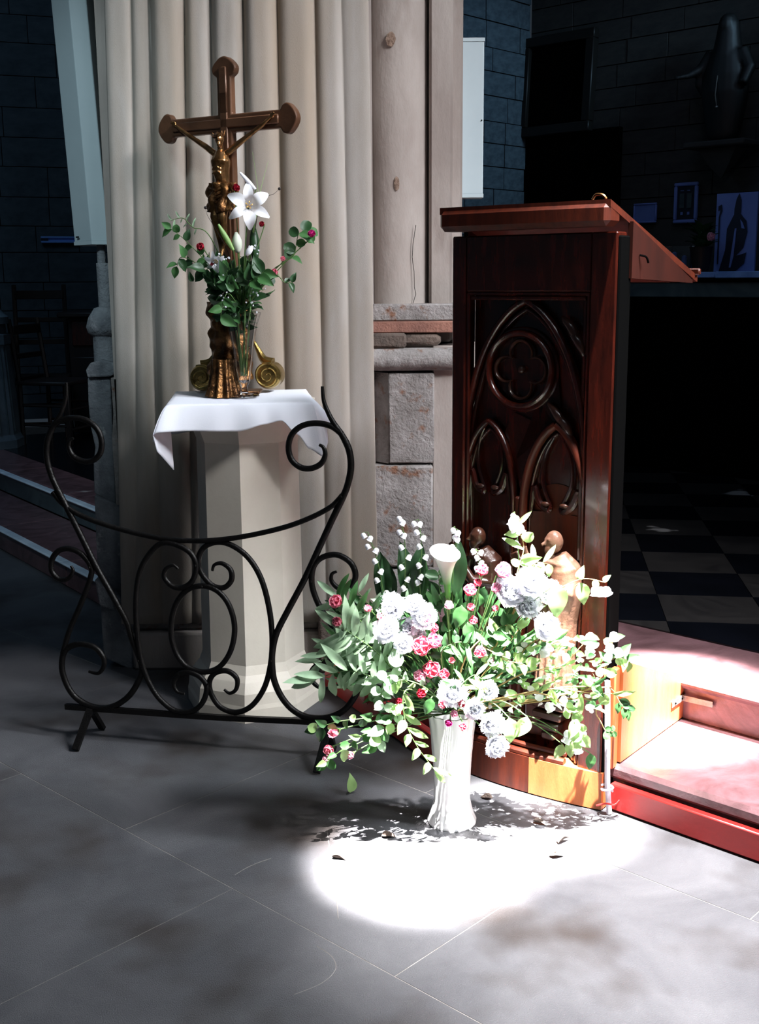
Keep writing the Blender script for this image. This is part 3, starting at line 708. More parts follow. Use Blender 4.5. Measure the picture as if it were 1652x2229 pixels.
# ------------------------------------------------------------------ crucifix
CX, CY = -.500, 4.03; ZB = ZT+.006
cru = thing('crucifix', 'gilt crucifix with bronze corpus on a scrolled base, standing on the white cloth', 'crucifix', (CX, CY, ZB), R(-30))
def cross_shape():
    hw = .029; za = D(480, 270, CY).z-ZB; zt = D(478, 126, CY).z-ZB; al = .285
    def lobe(c, d, w):   # trefoil like tip, list of points going round
        pr = Vector((-d.y, d.x)); P = []
        for (a, o) in ((-.062, -w), (-.05, -w*1.55), (-.03, -w*1.65), (-.012, -w*1.15), (0, -w*.55), (.004, 0), (0, w*.55), (-.012, w*1.15), (-.03, w*1.65), (-.05, w*1.55), (-.062, w)):
            P.append(c+d*a+pr*o)
        return [Vector((q.x, q.y)) for q in spline(P, 3)]
    pts = []
    pts += lobe(Vector((al, za)), Vector((1, 0)), hw)
    pts += [Vector((hw, za+hw))]
    pts += lobe(Vector((0, zt)), Vector((0, 1)), hw)
    pts += [Vector((-hw, za+hw))]
    pts += lobe(Vector((-al, za)), Vector((-1, 0)), hw)
    pts += [Vector((-hw, za-hw)), Vector((-hw, .12)), Vector((hw, .12)), Vector((hw, za-hw))]
    return pts, za, zt
pts, za, zt = cross_shape()
bm = bmesh.new(); vs = [bm.verts.new((p.x, -.014, p.y)) for p in pts]; f = bm.faces.new(vs)
r_ = bmesh.ops.extrude_face_region(bm, geom=[f]); bmesh.ops.translate(bm, verts=[v for v in r_['geom'] if isinstance(v, bmesh.types.BMVert)], vec=(0, .028, 0))
bm.normal_update()
me = bpy.data.meshes.new('cross'); bmesh.ops.recalc_face_normals(bm, faces=bm.faces[:]); bm.to_mesh(me); bm.free(); me.materials.append(M_cross)
co = ob('cross', me, cru); bv = co.modifiers.new('b', 'BEVEL'); bv.width = .007; bv.segments = 3; bv.limit_method = 'ANGLE'; bv.angle_limit = R(50)
# raised inner board on the cross
b = MB(); b.box((0, -.017, za), (.44, .008, .03), ch=.003); b.box((0, -.017, (za+zt)/2-.0), (.03, .008, zt-za-.06), ch=.003); b.box((0, -.017, za/2+.2), (.03, .008, za-.2), ch=.003); ob('cross_inlay', b, cru, mat=M_cross)
# corpus
hz = za
b = MB()
sh = hz-.088
b.tube([(0, -.036, sh-.15), (.003, -.036, sh-.11), (0, -.04, sh-.075), (0, -.043, sh-.035), (0, -.038, sh-.005)], [.027, .022, .028, .034, .02], 12)      # trunk
for q in range(4):
    for s_ in (-1, 1): b.tube([(s_*.005, -.073, sh-.03-.013*q), (s_*.019, -.066, sh-.036-.014*q)], .0028, 5)
b.tube([(0, -.04, sh), (.006, -.052, sh+.022)], [.012, .010], 8)
b.ball((.010, -.058, sh+.034), (.015, .017, .021)); b.ball((.014, -.068, sh+.016), (.008, .008, .010))
b.ball((.018, -.075, sh+.034), (.003, .005, .005), 6, 4)
b.ball((.000, -.05, sh+.042), (.018, .016, .016))
for s_ in (-1, 1):
    b.tube([(s_*.026, -.038, sh-.010), (s_*.07, -.034, sh+.018), (s_*.11, -.032, sh+.040), (s_*.165, -.028, sh+.072), (s_*.195, -.027, sh+.092)], [.012, .0105, .0085, .0075, .005], 8)
    b.ball((s_*.203, -.027, sh+.098), (.009, .005, .009))
    for q in range(4):
        b.tube([(s_*(.205+.002*q), -.029, sh+.103), (s_*(.212+.003*q), -.032, sh+.112-.005*q)], .0022, 5)
    b.tube([(s_*.204, -.028, sh+.096), (s_*.199, -.032, sh+.108)], .0026, 5)
b.tube([(-.016, -.04, sh-.14), (-.02, -.058, sh-.215), (-.008, -.045, sh-.30), (-.004, -.05, sh-.325), (-.004, -.063, sh-.35)], [.022, .017, .011, .008, .0065], 10)
b.tube([(.016, -.04, sh-.14), (.014, -.062, sh-.215), (.006, -.047, sh-.30), (.004, -.054, sh-.325), (.004, -.066, sh-.35)], [.022, .017, .011, .008, .0065], 10)
remesh('corpus', b, M_corpus, .003, cru, 2)
b = MB(); rnd = random.Random(4)
def loin(u, v):
    a = 2*math.pi*u; r__ = .040+.007*math.sin(a*7+v*5)+.006*math.sin(a*3-v*9)+.006*v
    return (r__*math.cos(a)*1.1, -.04+r__*.8*math.sin(a), sh-.105-.085*v+.014*math.sin(a)*v)
b.grid(loin, 60, 14)
for k in range(5): b.tube([(.045, -.05, sh-.112), (.062+.006*k, -.055, sh-.125-.014*k), (.056+.004*k, -.05, sh-.15-.016*k)], [.008, .012, .004], 6)
for k in range(4): b.tube([(-.04, -.06, sh-.12-.012*k), (0, -.078, sh-.13-.013*k), (.042, -.06, sh-.118-.01*k)], .005, 6)
lo = ob('loincloth', b, cru, mat=M_gold); lo.modifiers.new('s', 'SOLIDIFY').thickness = .003
b = MB()
for k in range(9): b.tube([(.018*math.cos(k*.7), .018*math.sin(k*.7), 0), (.026*math.cos(k*.7+.2), .026*math.sin(k*.7+.2), .012)], [.002, .0008], 4)
b.tube([(.019*math.cos(a_), .019*math.sin(a_), 0) for a_ in [2*math.pi*k/14 for k in range(14)]], .003, 5, closed=True)
ob('crown', b, cru, T(.004, -.055, sh+.044) @ RX(R(20)), M_gold)
# ornate stem below
def ornate(z0, z1, r0_, r1_, seed, lump=.012):
    def fn(u, v):
        a = 2*math.pi*u; z = z0+(z1-z0)*v; r__ = r0_+(r1_-r0_)*v
        r__ += lump*noise.noise(Vector((math.cos(a)*2.2, math.sin(a)*2.2, z*28+seed)))+lump*.6*abs(math.sin(a*3+z*30))
        return (r__*math.cos(a), r__*.8*math.sin(a), z)
    b = MB(); b.grid(fn, 48, 40); return b
ob('rock_mount', ornate(.10, .315, .056, .062, 3, .022), cru, mat=M_gold, M=T(-.018, -.005, 0))
ob('leafy_collar', ornate(.05, .16, .062, .046, 8, .016), cru, mat=M_gold)
b = MB(); b.lathe([(.035, .285), (.052, .30), (.058, .315), (.05, .33), (.03, .345)], 20); ob('moulded_collar', b, cru, mat=M_gold)
base = bpy.data.objects.new('scroll_base', None)
def volute(px, py, Y, sgn, k):
    p = D(px, py, Y); Mw = Matrix.Translation(p) @ RZ(R(-8))
    Ml = cru_inv @ Mw
    r0_ = .047
    b = MB(); b.lathe([(r0_*.86, -.045), (r0_*.97, -.036), (r0_, -.03), (r0_, .03), (r0_*.97, .036), (r0_*.86, .045)], 32, M=RX(R(90)))
    o = ob('volute', b, cru, Ml, M_gold2)
    sp_ = []
    for i in range(60):
        a_ = i/60*2*math.pi*2.3; rr = r0_*.93*(1-i/62)+.002; sp_.append((sgn*rr*math.cos(a_+1.2), -.046, rr*math.sin(a_+1.2)))
    b = MB(); b.tube(sp_, [.0048*(1-.5*i/60) for i in range(60)], 6, upv=(0, 1, 0)); ob('scroll', b, o, mat=M_gold2)
    b = MB(); b.tube(spline([Vector((sgn*.01, 0, r0_*.9)), Vector((-sgn*.022, .005, r0_*1.15)), Vector((-sgn*.042, .01, r0_*1.8)), Vector((-sgn*.06, .015, r0_*2.5))], 5), [.02-.001*i for i in range(16)], 8); ob('acanthus_rib', b, o, mat=M_gold2)
bpy.context.view_layer.update()
cru_inv = cru.matrix_world.inverted()
volute(446, 821, 4.12, -1, 0); volute(588, 816, 4.10, 1, 1)
# acanthus foot in front
pf = D(490, 862, 3.935); pf.z = ZB
def foot(u, v):
    a = math.pi*(1+u); z = .125*(1-v); spread = .034+.016*v**2
    r__ = spread*(1+.10*math.sin(u*math.pi*11)*(.4+.6*v))
    return (r__*math.cos(a)*1.25, r__*math.sin(a)*1.3-.004*v, z)
b = MB(); b.grid(foot, 90, 16); b.box((0, .015, .062), (.085, .05, .124)); b.box((0, .04, .09), (.12, .09, .05), ch=.012); ob('acanthus_foot', b, cru, cru_inv @ Matrix.Translation(pf), M_gold)
b = MB(); b.box((0, .05, .006), (.17, .11, .012), ch=.003); ob('foot_plate', b, cru, cru_inv @ Matrix.Translation(pf+Vector((.03, .03, 0))), M_gold)

# ------------------------------------------------------------------ flowers: shared pieces
def leaf_mesh(name, L, W, m, shape='ovate', fold=.25, curl=.25, n=8):
    b = MB()
    def wd(t):
        if shape == 'ovate': return W*math.sin(math.pi*min(1, t)**.75)**.9*(1-.15*t) if 0 < t < 1 else .0004
        if shape == 'lance': return W*(math.sin(math.pi*t)**.7) if 0 < t < 1 else .0004
        if shape == 'round': return W*math.sqrt(max(0, 1-(2*t-1)**2))+.0004
        return W
    def fn(u, v):
        w_ = wd(v)*(u-.5)*2; y = L*v
        return (w_, y, abs(w_)*fold*2-curl*L*v*v+.02*L*math.sin(v*9+u*3))
    b.grid(fn, 4, n); return b.mesh(name, m, 80)
LV = {}
for nm, m in (('D', M_leafD), ('M', M_leaf), ('L', M_leafL), ('S', M_leafS), ('W', M_petW)):
    LV['ov'+nm] = leaf_mesh('leaf', .06, .02, m, 'ovate'); LV['la'+nm] = leaf_mesh('leaf', .09, .0115, m, 'lance', .15, .35)
    LV['ro'+nm] = leaf_mesh('leaf', .045, .019, m, 'round', .12, .15)
    LV['br'+nm] = leaf_mesh('leaf', .16, .024, m, 'lance', .3, .12, 12)
def petal(b, M_, L, W, cup, ruffle=0, tip=1.0, nu=6, nv=6, seed=0):
    def fn(u, v):
        w_ = W*(math.sin(math.pi*(.12+.80*v))**.8)*tip*(u-.5)*2
        z = cup*L*v*v+abs(w_)*cup*.8+ruffle*math.sin(u*17+seed)*v*v
        return M_ @ Vector((w_, L*v*(1-.35*cup*v)+ruffle*math.sin(u*23+seed)*v, z))
    b.grid(fn, nu, nv)
def bloom(kind, m, seed):
    rnd = random.Random(seed); b = MB()
    if kind == 'peony':
        for ring, (n, tilt, L, W) in enumerate(((9, 8, .036, .017), (9, 30, .032, .016), (8, 52, .027, .014), (6, 72, .022, .012), (4, 85, .018, .010))):
            for k in range(n):
                petal(b, RZ(2*math.pi*k/n+ring*.5+rnd.uniform(-.15, .15)) @ RX(R(tilt+rnd.uniform(-8, 8))), L, W, .35, .0035, seed=rnd.random()*9, nu=7, nv=5)
    if kind == 'rose':
        for ring, (n, tilt, L, W) in enumerate(((5, 18, .026, .016), (5, 45, .024, .015), (5, 66, .022, .013), (3, 82, .019, .010))):
            for k in range(n):
                petal(b, RZ(2*math.pi*k/n+ring*.7) @ RX(R(tilt+rnd.uniform(-6, 6))), L, W, .75, .0008, seed=rnd.random()*9)
    if kind == 'bud':
        for k in range(5): petal(b, RZ(2*math.pi*k/5) @ RX(R(72)), .024, .010, .55, nu=4, nv=5)
        b.ball((0, 0, .010), (.0075, .0075, .011), 8, 6)
    if kind == 'bell':
        b.lathe([(.0012, .0), (.0045, -.002), (.0058, -.006), (.0052, -.0095), (.0068, -.0115)], 8, caps=False)
    return b.mesh('bloom', m, 80)
BL = {'pw0': bloom('peony', M_petW, 1), 'pw1': bloom('peony', M_petW, 2), 'rp0': bloom('rose', M_petP, 3), 'rp1': bloom('rose', M_petP, 4), 'rl': bloom('rose', M_petPL, 5),
      'rr': bloom('rose', M_petR, 6), 'rm': bloom('rose', M_petM, 8), 'bp': bloom('bud', M_petP, 7), 'bw': bloom('bud', M_petW, 9), 'bell': bloom('bell', M_petW, 10), 'pl': bloom('peony', M_petPL, 11)}
def zaim(loc, d, s=1, spin=0):          # local +Z along d
    z = Vector(d).normalized(); x = z.orthogonal().normalized(); y = z.cross(x)
    return Matrix.Translation(Vector(loc)) @ Matrix((x, y, z)).transposed().to_4x4() @ RZ(spin) @ SC(s, s, s)
calyx = MB().lathe([(.0015, -.012), (.004, -.008), (.006, -.002), (.009, .003)], 8).mesh('calyx', M_stem)
def flower(name, label, cat, me, P, base, facing, s=1, group=None, stem_m=M_stem, r=.0018, bendz=.08, leaves=0, lk='roM', bud=False):
    P, base = Vector(P), Vector(base)
    t = thing(name, label, cat, base, 0, group); q = P-base; f = Vector(facing).normalized()
    c1 = q*.5+Vector((0, 0, bendz)); ctl = [Vector((0, 0, 0)), q*.25+Vector((0, 0, bendz*.8)), q*.65+Vector((0, 0, bendz*.7)), q-f*.02*s, q-f*.004*s]
    pts = spline(ctl, 5)
    ob('stem', MB().tube(pts, r, 5), t, mat=stem_m, smooth=80)
    ob('bloom', me, t, zaim(q, f, s, random.uniform(0, 6)))
    ob('calyx', calyx, t, zaim(q-f*.002*s, f, s))
    for k in range(leaves):
        i = int(len(pts)*(.45+.4*k/max(1, leaves))); d = Vector((random.uniform(-1, 1), random.uniform(-1, .2), random.uniform(-.3, .8)))
        ob('leaf', LV[lk], t, aim(pts[min(i, len(pts)-1)], d, random.uniform(-.6, .6), random.uniform(.5, .8)))
    return t
def branch(name, label, cat, path, base, kinds, n, sc, group=None, stem_m=M_stem, r=.0022, hang=0, terminal=None, start=.25, flip=1):
    # path: world points of the visible part; the stem starts at base
    P = [Vector(base)]+[Vector(p) for p in path]
    t = thing(name, label, cat, base, 0, group); P = [p-P[0] for p in P]
    pts = spline(P, 8); m_ = len(pts)
    ob('stem', MB().tube(pts, [r*(1-.6*i/m_) for i in range(m_)], 5), t, mat=stem_m, smooth=80)
    for k in range(n):
        i = min(m_-1, int(m_*(start+(1-start)*(k+.5)/n))); d = (pts[min(i+1, m_-1)]-pts[i-1]).normalized()
        side = Vector((d.z, random.uniform(-.7, .1), -d.x)).normalized()*(1 if k % 2 else -1)*flip
        dd = d*.45+side+Vector((0, -.25, -hang)); kd = kinds[k % len(kinds)]
        ob('leaf', LV[kd], t, aim(pts[i], dd, random.uniform(-.5, .5), sc*random.uniform(.75, 1.2), upv=(random.uniform(-.3, .3), -1, .4)))
    if terminal:
        ob('leaf', LV[terminal], t, aim(pts[-1], pts[-1]-pts[-3], 0, sc, upv=(0, -1, .3)))
    return t

# ------------------------------------------------------------------ glass vase on the pedestal and its flowers
gv = Vector((-.455, 3.90, ZT+.0075))
gvt = thing('glass_vase', 'slender clear trumpet-shaped glass vase beside the crucifix on the white cloth', 'vase', gv)
zr = D(540, 680, 3.90).z-gv.z
b = MB(); b.lathe([(.05, 0), (.05, .004), (.014, .012), (.012, .03), (.02, .05), (.028, .10), (.036, .17), (.05, .24), (.064, zr), (.061, zr), (.047, .24), (.033, .17), (.025, .10), (.017, .055), (.002, .045)], 12, caps=True); ob('glass_body', b, gvt, mat=M_glass, smooth=25)
gm = gv+Vector((0, 0, zr))
gb_ = gv+Vector((0, 0, .07))
def F(px, py, dy=0): return D(px, py, 3.90+dy)
# stems bunch inside vase
for k in range(7):
    a_ = k*.9; p0_ = gb_+Vector((.008*math.cos(a_), .008*math.sin(a_), 0)); p1_ = gm+Vector((.03*math.cos(a_+.7), .03*math.sin(a_+.7), .02))
    o = ob('cut_stem', MB().tube([(0, 0, 0), tuple((p1_-p0_)*.5), tuple(p1_-p0_)], .0028, 6), mat=M_stem); o.location = p0_
    tag(o, 'green cut stem standing inside the clear glass vase', 'stem', 'stems inside the glass vase')
# foliage core (nobody could count)
def foliage(name, label, n, fn, kinds, sc, seed, group=None):
    rnd = random.Random(seed); mats = []; V = []; Fc = []; mi = []
    for i in range(n):
        p, d = fn(rnd); k = kinds[rnd.randrange(len(kinds))]; me = LV[k]
        if me.materials[0] not in mats: mats.append(me.materials[0])
        M_ = aim(p, d, rnd.uniform(-1, 1), sc*rnd.uniform(.6, 1.25), upv=(rnd.uniform(-1, 1), -1, rnd.uniform(-.5, 1)))
        b0 = len(V); V += [tuple(M_ @ v.co) for v in me.vertices]; q = [tuple(b0+j for j in f.vertices) for f in me.polygons]; Fc += q; mi += [mats.index(me.materials[0])]*len(q)
    me = bpy.data.meshes.new(name); me.from_pydata(V, [], Fc)
    for m in mats: me.materials.append(m)
    me.polygons.foreach_set('material_index', mi); me.shade_smooth(); o = ob(name, me)
    tag(o, label, 'foliage', kind='stuff'); return o
def core1(rnd):
    t = rnd.random(); c = gm+Vector((-.02, 0, .0+.13*t)); r__ = .036+.05*t
    p = c+Vector((rnd.gauss(0, r__*.6), rnd.gauss(0, r__*.5), rnd.gauss(0, .02))); return p, (p-gm+Vector((0, 0, .05)))+Vector((rnd.uniform(-.1, .1), rnd.uniform(-.1, .1), rnd.uniform(-.12, .02)))
foliage('leaf_mass', 'dense dark green leaves packed above the rim of the glass vase', 240, core1, ['ovD', 'ovD', 'roD', 'ovM'], .8, 5)
GL = 'flowers in the glass vase'
# lilies
def lily(label, P, facing, s, base, tilt=25):
    P = Vector(P); base = Vector(base); t = thing('white_lily', label, 'flower', base); q = P-base; f = Vector(facing).normalized()
    ob('stem', MB().tube(spline([(0, 0, 0), q*.5+Vector((0, 0, .03)), q-f*.03], 6), .0022, 5), t, mat=M_stem)
    Mz = zaim(q, f, s)
    for k in range(6):
        b = MB()
        def fn(u, v, k=k):
            w_ = .0175*(1 if k % 2 else .8)*math.sin(math.pi*(.08+.88*v))**.8*(u-.5)*2
            return (w_, .012+.052*v, .03*math.sin(v*2.0)-.034*v*v*(1 if v > .4 else .6)+abs(w_)*.35)
        b.grid(fn, 5, 9); ob('petal', b, t, Mz @ RZ(k*math.pi/3+.3) @ RX(R(tilt)), M_petW)
    for k in range(5):
        a_ = k*1.25; ob('stamen', MB().tube([(0, 0, 0), (.004*math.cos(a_), .004*math.sin(a_), .02), (.009*math.cos(a_), .009*math.sin(a_), .032)], [.0008, .0008, .002], 5), t, Mz, M_yel)
    ob('throat', MB().lathe([(.003, -.03), (.006, -.01), (.014, .006)], 10, caps=False), t, Mz, M_petW)
    return t
lily('open white lily at the top of the bouquet beside the crucifix', F(541, 450, -.05), (.15, -1, .1), 1.18, gm, 12)
lily('half-open white lily on the left of the glass vase bouquet', F(474, 562, -.05), (-.2, -.9, -.5), .75, gm, 40)
def lbud(label, P0_, P1_, base, m, r=.008):
    P0_, P1_, base = Vector(P0_), Vector(P1_), Vector(base); t = thing('lily_bud', label, 'flower bud', base); q0, q1 = P0_-base, P1_-base
    ob('stem', MB().tube(spline([(0, 0, 0), q0*.6, q0], 5), .002, 5), t, mat=M_stem)
    ob('bud', MB().tube([q0+(q1-q0)*k/8 for k in range(9)], [.003+r*math.sin(math.pi*(.08+.9*k/8)) for k in range(9)], 8), t, mat=m, smooth=80)
lbud('slim white lily bud pointing up left above the open lily', F(556, 412, -.05), F(522, 375, -.06), F(548, 480, 0), M_petW, .004)
lbud('pale green lily bud leaning left below the open lily', F(508, 545, -.07), F(475, 488, -.08), gm, M_leafL, .006)
lbud('fat pale green bud in the middle of the glass vase bouquet', F(518, 550, -.06), F(514, 505, -.06), gm, mat('pale_bud', 'b8bfae', rough=.6), .014)
lbud('small white bud right of centre in the glass vase bouquet', F(536, 556, -.08), F(550, 535, -.08), gm, M_petW, .007)
lbud('dark green fat bud under the open lily', F(556, 570, -.04), F(552, 490, -.02), gm, M_leafD, .014)
for px, py, me, s, lab, nm in ((440, 540, 'rr', .8, 'crimson rose behind the half-open lily', 'red_rose'), (462, 575, 'rr', .5, 'small crimson rosebud at the left of the vase', 'red_rose'), (572, 490, 'rr', .55, 'crimson rosebud right of the open lily', 'red_rose'), (512, 412, 'rr', .75, 'dark red rose next to the corpus', 'red_rose'),
                           (679, 512, 'rm', .75, 'bright magenta rose at the far right of the glass vase bouquet', 'magenta_rose'), (600, 596, 'rp0', .75, 'pink rose at lower right of the glass vase bouquet', 'pink_rose'), (617, 565, 'rp1', .5, 'small pink blossom above the lower right pink rose', 'pink_rose'),
                           (500, 605, 'bw', .6, 'small white blossom low in the middle of the glass vase bouquet', 'white_blossom')):
    flower(nm, lab, 'flower', BL[me], F(px, py, -.06), gm, (random.uniform(-.4, .4), -1, .35), s, None, bendz=.01)
# baby's breath
rnd = random.Random(12)
for i, (px, py, n, w_) in enumerate(((480, 572, 8, 14), (500, 610, 8, 14), (562, 632, 9, 14), (490, 655, 8, 12), (555, 545, 7, 10), (545, 665, 6, 14))):
    c = F(px, py, -.075); t = thing('tiny_blossoms', ['cluster of tiny white blossoms under the half-open lily', 'tiny white and pink blossoms at the centre of the glass vase bouquet', 'tiny white blossoms near the right edge above the glass rim', 'tiny white blossoms over the left rim of the glass vase', 'sprig of cream blossoms below the fat green buds', 'few white specks of blossom at the glass rim'][i], 'flower', gm)
    for k in range(n):
        q = c+Vector((rnd.gauss(0, w_/1.5)*.0016, rnd.uniform(-.01, .01), rnd.gauss(0, w_/1.5)*.0016))-gm
        ob('stem', MB().tube([(0, 0, 0), tuple(q)], .0005, 4), t, mat=M_stem); ob('blossom', BL['bw'], t, zaim(q, (rnd.uniform(-1, 1), -1, rnd.uniform(-.5, 1)), rnd.uniform(.22, .38)))
def br(label, path, kinds, n, sc, base=None, Y=3.88, **kw):
    return branch('leafy_branch', label, 'branch', [D(px, py, Y+(dz or 0)) for px, py, dz in path], base or gm, kinds, n, sc, **kw)
br('green leafy branch reaching left from the glass vase', [(490, 610, 0), (440, 560, -.02), (400, 520, 0), (372, 498, 0)], ['ovM', 'ovD', 'ovM', 'roM'], 9, .62, terminal='ovM')
br('drooping leafy branch left of the glass vase', [(480, 620, 0), (430, 575, 0), (395, 560, -.02), (385, 580, -.02)], ['ovD', 'ovM'], 6, .7, terminal='ovM')
br('single broad leaf branch below the half-open lily', [(480, 590, -.02), (455, 585, -.04), (446, 590, -.04)], ['ovD'], 2, .9, terminal='ovD', start=.7)
br('rose branch with three dark green leaves reaching right', [(580, 600, 0), (620, 570, -.02), (640, 555, -.02), (650, 510, -.02), (672, 505, 0)], ['roD', 'ovM', 'roD', 'roM'], 8, .85, start=.45, terminal='roM')
br('leaf cluster low at the right of the glass vase bouquet', [(590, 600, -.03), (620, 615, -.02), (637, 615, -.02)], ['ovD'], 3, .6, start=.6)
br('broad dark leaf spray in the middle right of the glass vase bouquet', [(540, 620, -.04), (560, 605, -.06), (575, 590, -.06)], ['ovD', 'ovM'], 6, .95, start=.3)
br('bright green leaf hanging over the left rim of the glass vase', [(500, 640, -.06), (488, 650, -.08), (480, 690, -.08)], ['ovM'], 3, .9, start=.6)
br('pale feathery sprig at the left end of the branch', [(460, 520, -.03), (420, 495, -.02), (398, 475, 0), (372, 480, 0)], ['laS'], 8, .3, start=.4)
# thin grasses and a seed head
for lab, path in (('long thin grass blade rising above the open lily', [(555, 470), (562, 430), (557, 380), (549, 330)]), ('thin grass blade curving right above the lily', [(556, 480), (566, 420), (573, 390), (584, 350)]), ('fine grass stalk with dark seed head pointing right', [(560, 470), (576, 432), (596, 422), (608, 411)]), ('wiry dark twig with seed specks left of the crucifix stem', [(500, 560), (470, 500), (452, 470), (447, 452)])):
    q = [D(px, py, 3.86) for px, py in path]; t = thing('grass_blade', lab, 'grass', gm)
    L_ = [Vector((0, 0, 0))]+[p-gm for p in q]; pp = spline(L_, 6)
    ob('blade', MB().tube(pp, [.0017*(1-.8*i/len(pp)) for i in range(len(pp))], 5), t, mat=M_leafL if 'thin' in lab else M_dkwood)
    if 'seed' in lab: ob('seed_head', MB().ball(pp[-1], (.005, .003, .005), 6, 5), t, mat=M_dkwood)

# ------------------------------------------------------------------ wrought iron railing
RA = (-.945, 3.59); RD = (.9724, -.233); RAng = math.atan2(RD[1], RD[0])
rl = thing('iron_railing', 'black wrought iron scrollwork railing standing on the floor in front of the pedestal', 'railing', (RA[0], RA[1], 0), RAng)
def zc_(a, b_): return onplane(RA, RD, 60+a/2.174, 820+b_/2.174)
def rp(pts): return [(s, 0, z) for s, z in (zc_(a, b_) for a, b_ in pts)]
SC0 = .385
def mir(pts): return [(2*SC0-p[0], p[1], p[2]) for p in pts]
def bar(name, pts, r=.0095, taper=0, n=8, closed=False, y=0):
    pp = [Vector((p[0], p[1]+y, p[2])) for p in pts]; pp = spline(pp, 7, closed); m_ = len(pp)
    rr = [r]*m_
    if taper:
        for i in range(m_):
            d = min(i, m_-1-i)/(m_*.12)
            if taper == 1: d = (m_-1-i)/(m_*.25)
            if taper == 3: d = i/(m_*.25)
            rr[i] = r*(.45+.55*min(1, d))
    ob(name, MB().tube(pp, rr, 8, closed=closed, flat=.8, upv=(0, 1, 0)), rl, mat=M_iron, smooth=60)
mainR = rp([(1395, 45), (1403, 120), (1440, 205), (1490, 280), (1522, 350), (1530, 430), (1515, 510), (1490, 575), (1440, 680), (1380, 810), (1310, 960), (1230, 1110), (1180, 1210), (1160, 1290), (1157, 1360), (1168, 1440), (1205, 1520), (1260, 1580), (1330, 1612), (1420, 1612), (1500, 1575), (1555, 1500), (1570, 1420), (1540, 1370), (1470, 1345), (1390, 1355), (1345, 1395), (1348, 1440), (1385, 1472), (1432, 1474)])
bar('scroll_bar', mainR, .0105, 2)
ML = rp([(160, 620)])
mainL = mir(mainR[:14])+rp([(540, 1370), (520, 1450), (470, 1520), (390, 1565), (300, 1560), (215, 1505), (168, 1410), (165, 1330), (190, 1285), (245, 1265), (315, 1280), (356, 1325), (360, 1370), (335, 1403), (290, 1395)])
bar('scroll_bar', mainL, .0105, 2)
topR = rp([(1490, 275), (1440, 236), (1370, 220), (1300, 232), (1252, 272), (1235, 330), (1248, 390), (1290, 428), (1340, 434), (1388, 412), (1408, 370), (1400, 335), (1380, 322)])
bar('scroll_bar', topR, .0095, 1); bar('scroll_bar', mir(topR), .0095, 1)
sideR = rp([(1410, 1135), (1365, 1050), (1345, 975), (1353, 900), (1395, 855), (1465, 843), (1530, 882), (1552, 945), (1522, 998), (1475, 1002), (1440, 970), (1440, 935), (1462, 922)])
sideR2 = rp([(1520, 1290), (1470, 1220)])+sideR
bar('scroll_bar', sideR2, .0095, 1)
sideL = rp([(166, 1310), (200, 1195), (250, 1080), (295, 960), (300, 900), (255, 840), (200, 815), (150, 822), (116, 865), (115, 920), (150, 958), (192, 955), (215, 920), (205, 895)])
bar('scroll_bar', sideL, .0095, 1)
arc = rp([(1490, 560), (1440, 612), (1350, 662), (1230, 708), (1080, 745), (940, 768), (800, 777), (650, 768), (480, 733), (330, 688), (230, 645), (160, 596), (118, 545)])
bar('top_rail', arc, .0085)
ovR = rp([(872, 920), (882, 892), (918, 885), (958, 915), (962, 965), (925, 1000), (870, 988), (820, 930), (806, 870), (830, 812), (890, 785), (960, 797), (1040, 855), (1100, 950), (1138, 1080), (1155, 1220), (1150, 1350), (1120, 1470), (1060, 1558), (985, 1590), (910, 1565), (866, 1500), (860, 1440), (890, 1402), (945, 1395), (988, 1430), (985, 1480), (955, 1500), (928, 1482)])
bar('oval_scroll', ovR, .0092, 2, y=.004)
ovL = rp([(715, 908), (690, 890), (656, 910), (650, 950), (688, 990), (740, 995), (785, 960), (800, 890), (770, 830), (700, 792), (630, 790), (570, 850), (530, 935), (515, 1060), (520, 1200), (538, 1330), (570, 1430), (625, 1520), (700, 1578), (780, 1580), (830, 1540), (850, 1470), (820, 1420), (762, 1396), (712, 1412), (692, 1450), (710, 1488), (745, 1498)])
bar('oval_scroll', ovL, .0092, 2, y=-.004)
cc = rp([(828, 990), (900, 1015), (955, 1085), (980, 1190), (960, 1300), (905, 1375), (828, 1397), (745, 1365), (695, 1290), (678, 1190), (700, 1080), (755, 1010)])
bar('centre_ring', cc, .0092, closed=True)
bb = rp([(180, 1560), (560, 1588), (900, 1612), (1300, 1630), (1600, 1648)])
b = MB(); b.tube([Vector(p) for p in spline(bb, 2)], .0125, 4, flat=.8, upv=(0, 1, 0)); ob('base_bar', b, rl, mat=M_iron, smooth=0)
zb = .115
for s_ in (zc_(300, 1600)[0], .80):
    for sy in (-1, 1):
        top = Vector((s_, 0, zb)); bot = Vector((s_-.012, sy*.095, .006)); d = bot-top
        ob('foot', MB().tube([tuple(top), tuple(bot)], .0155, 4, flat=.6, upv=(0, 1, 0.01)), rl, mat=M_iron, smooth=0)
for a_, b__ in ((1488, 565), (1345, 965), (1157, 1340), (858, 1450), (800, 890), (830, 990), (530, 1340), (300, 900)):
    s_, z_ = zc_(a_, b__); ob('rivet', MB().ball((s_, -.012, z_), (.004, .003, .004), 6, 4), rl, mat=M_iron)

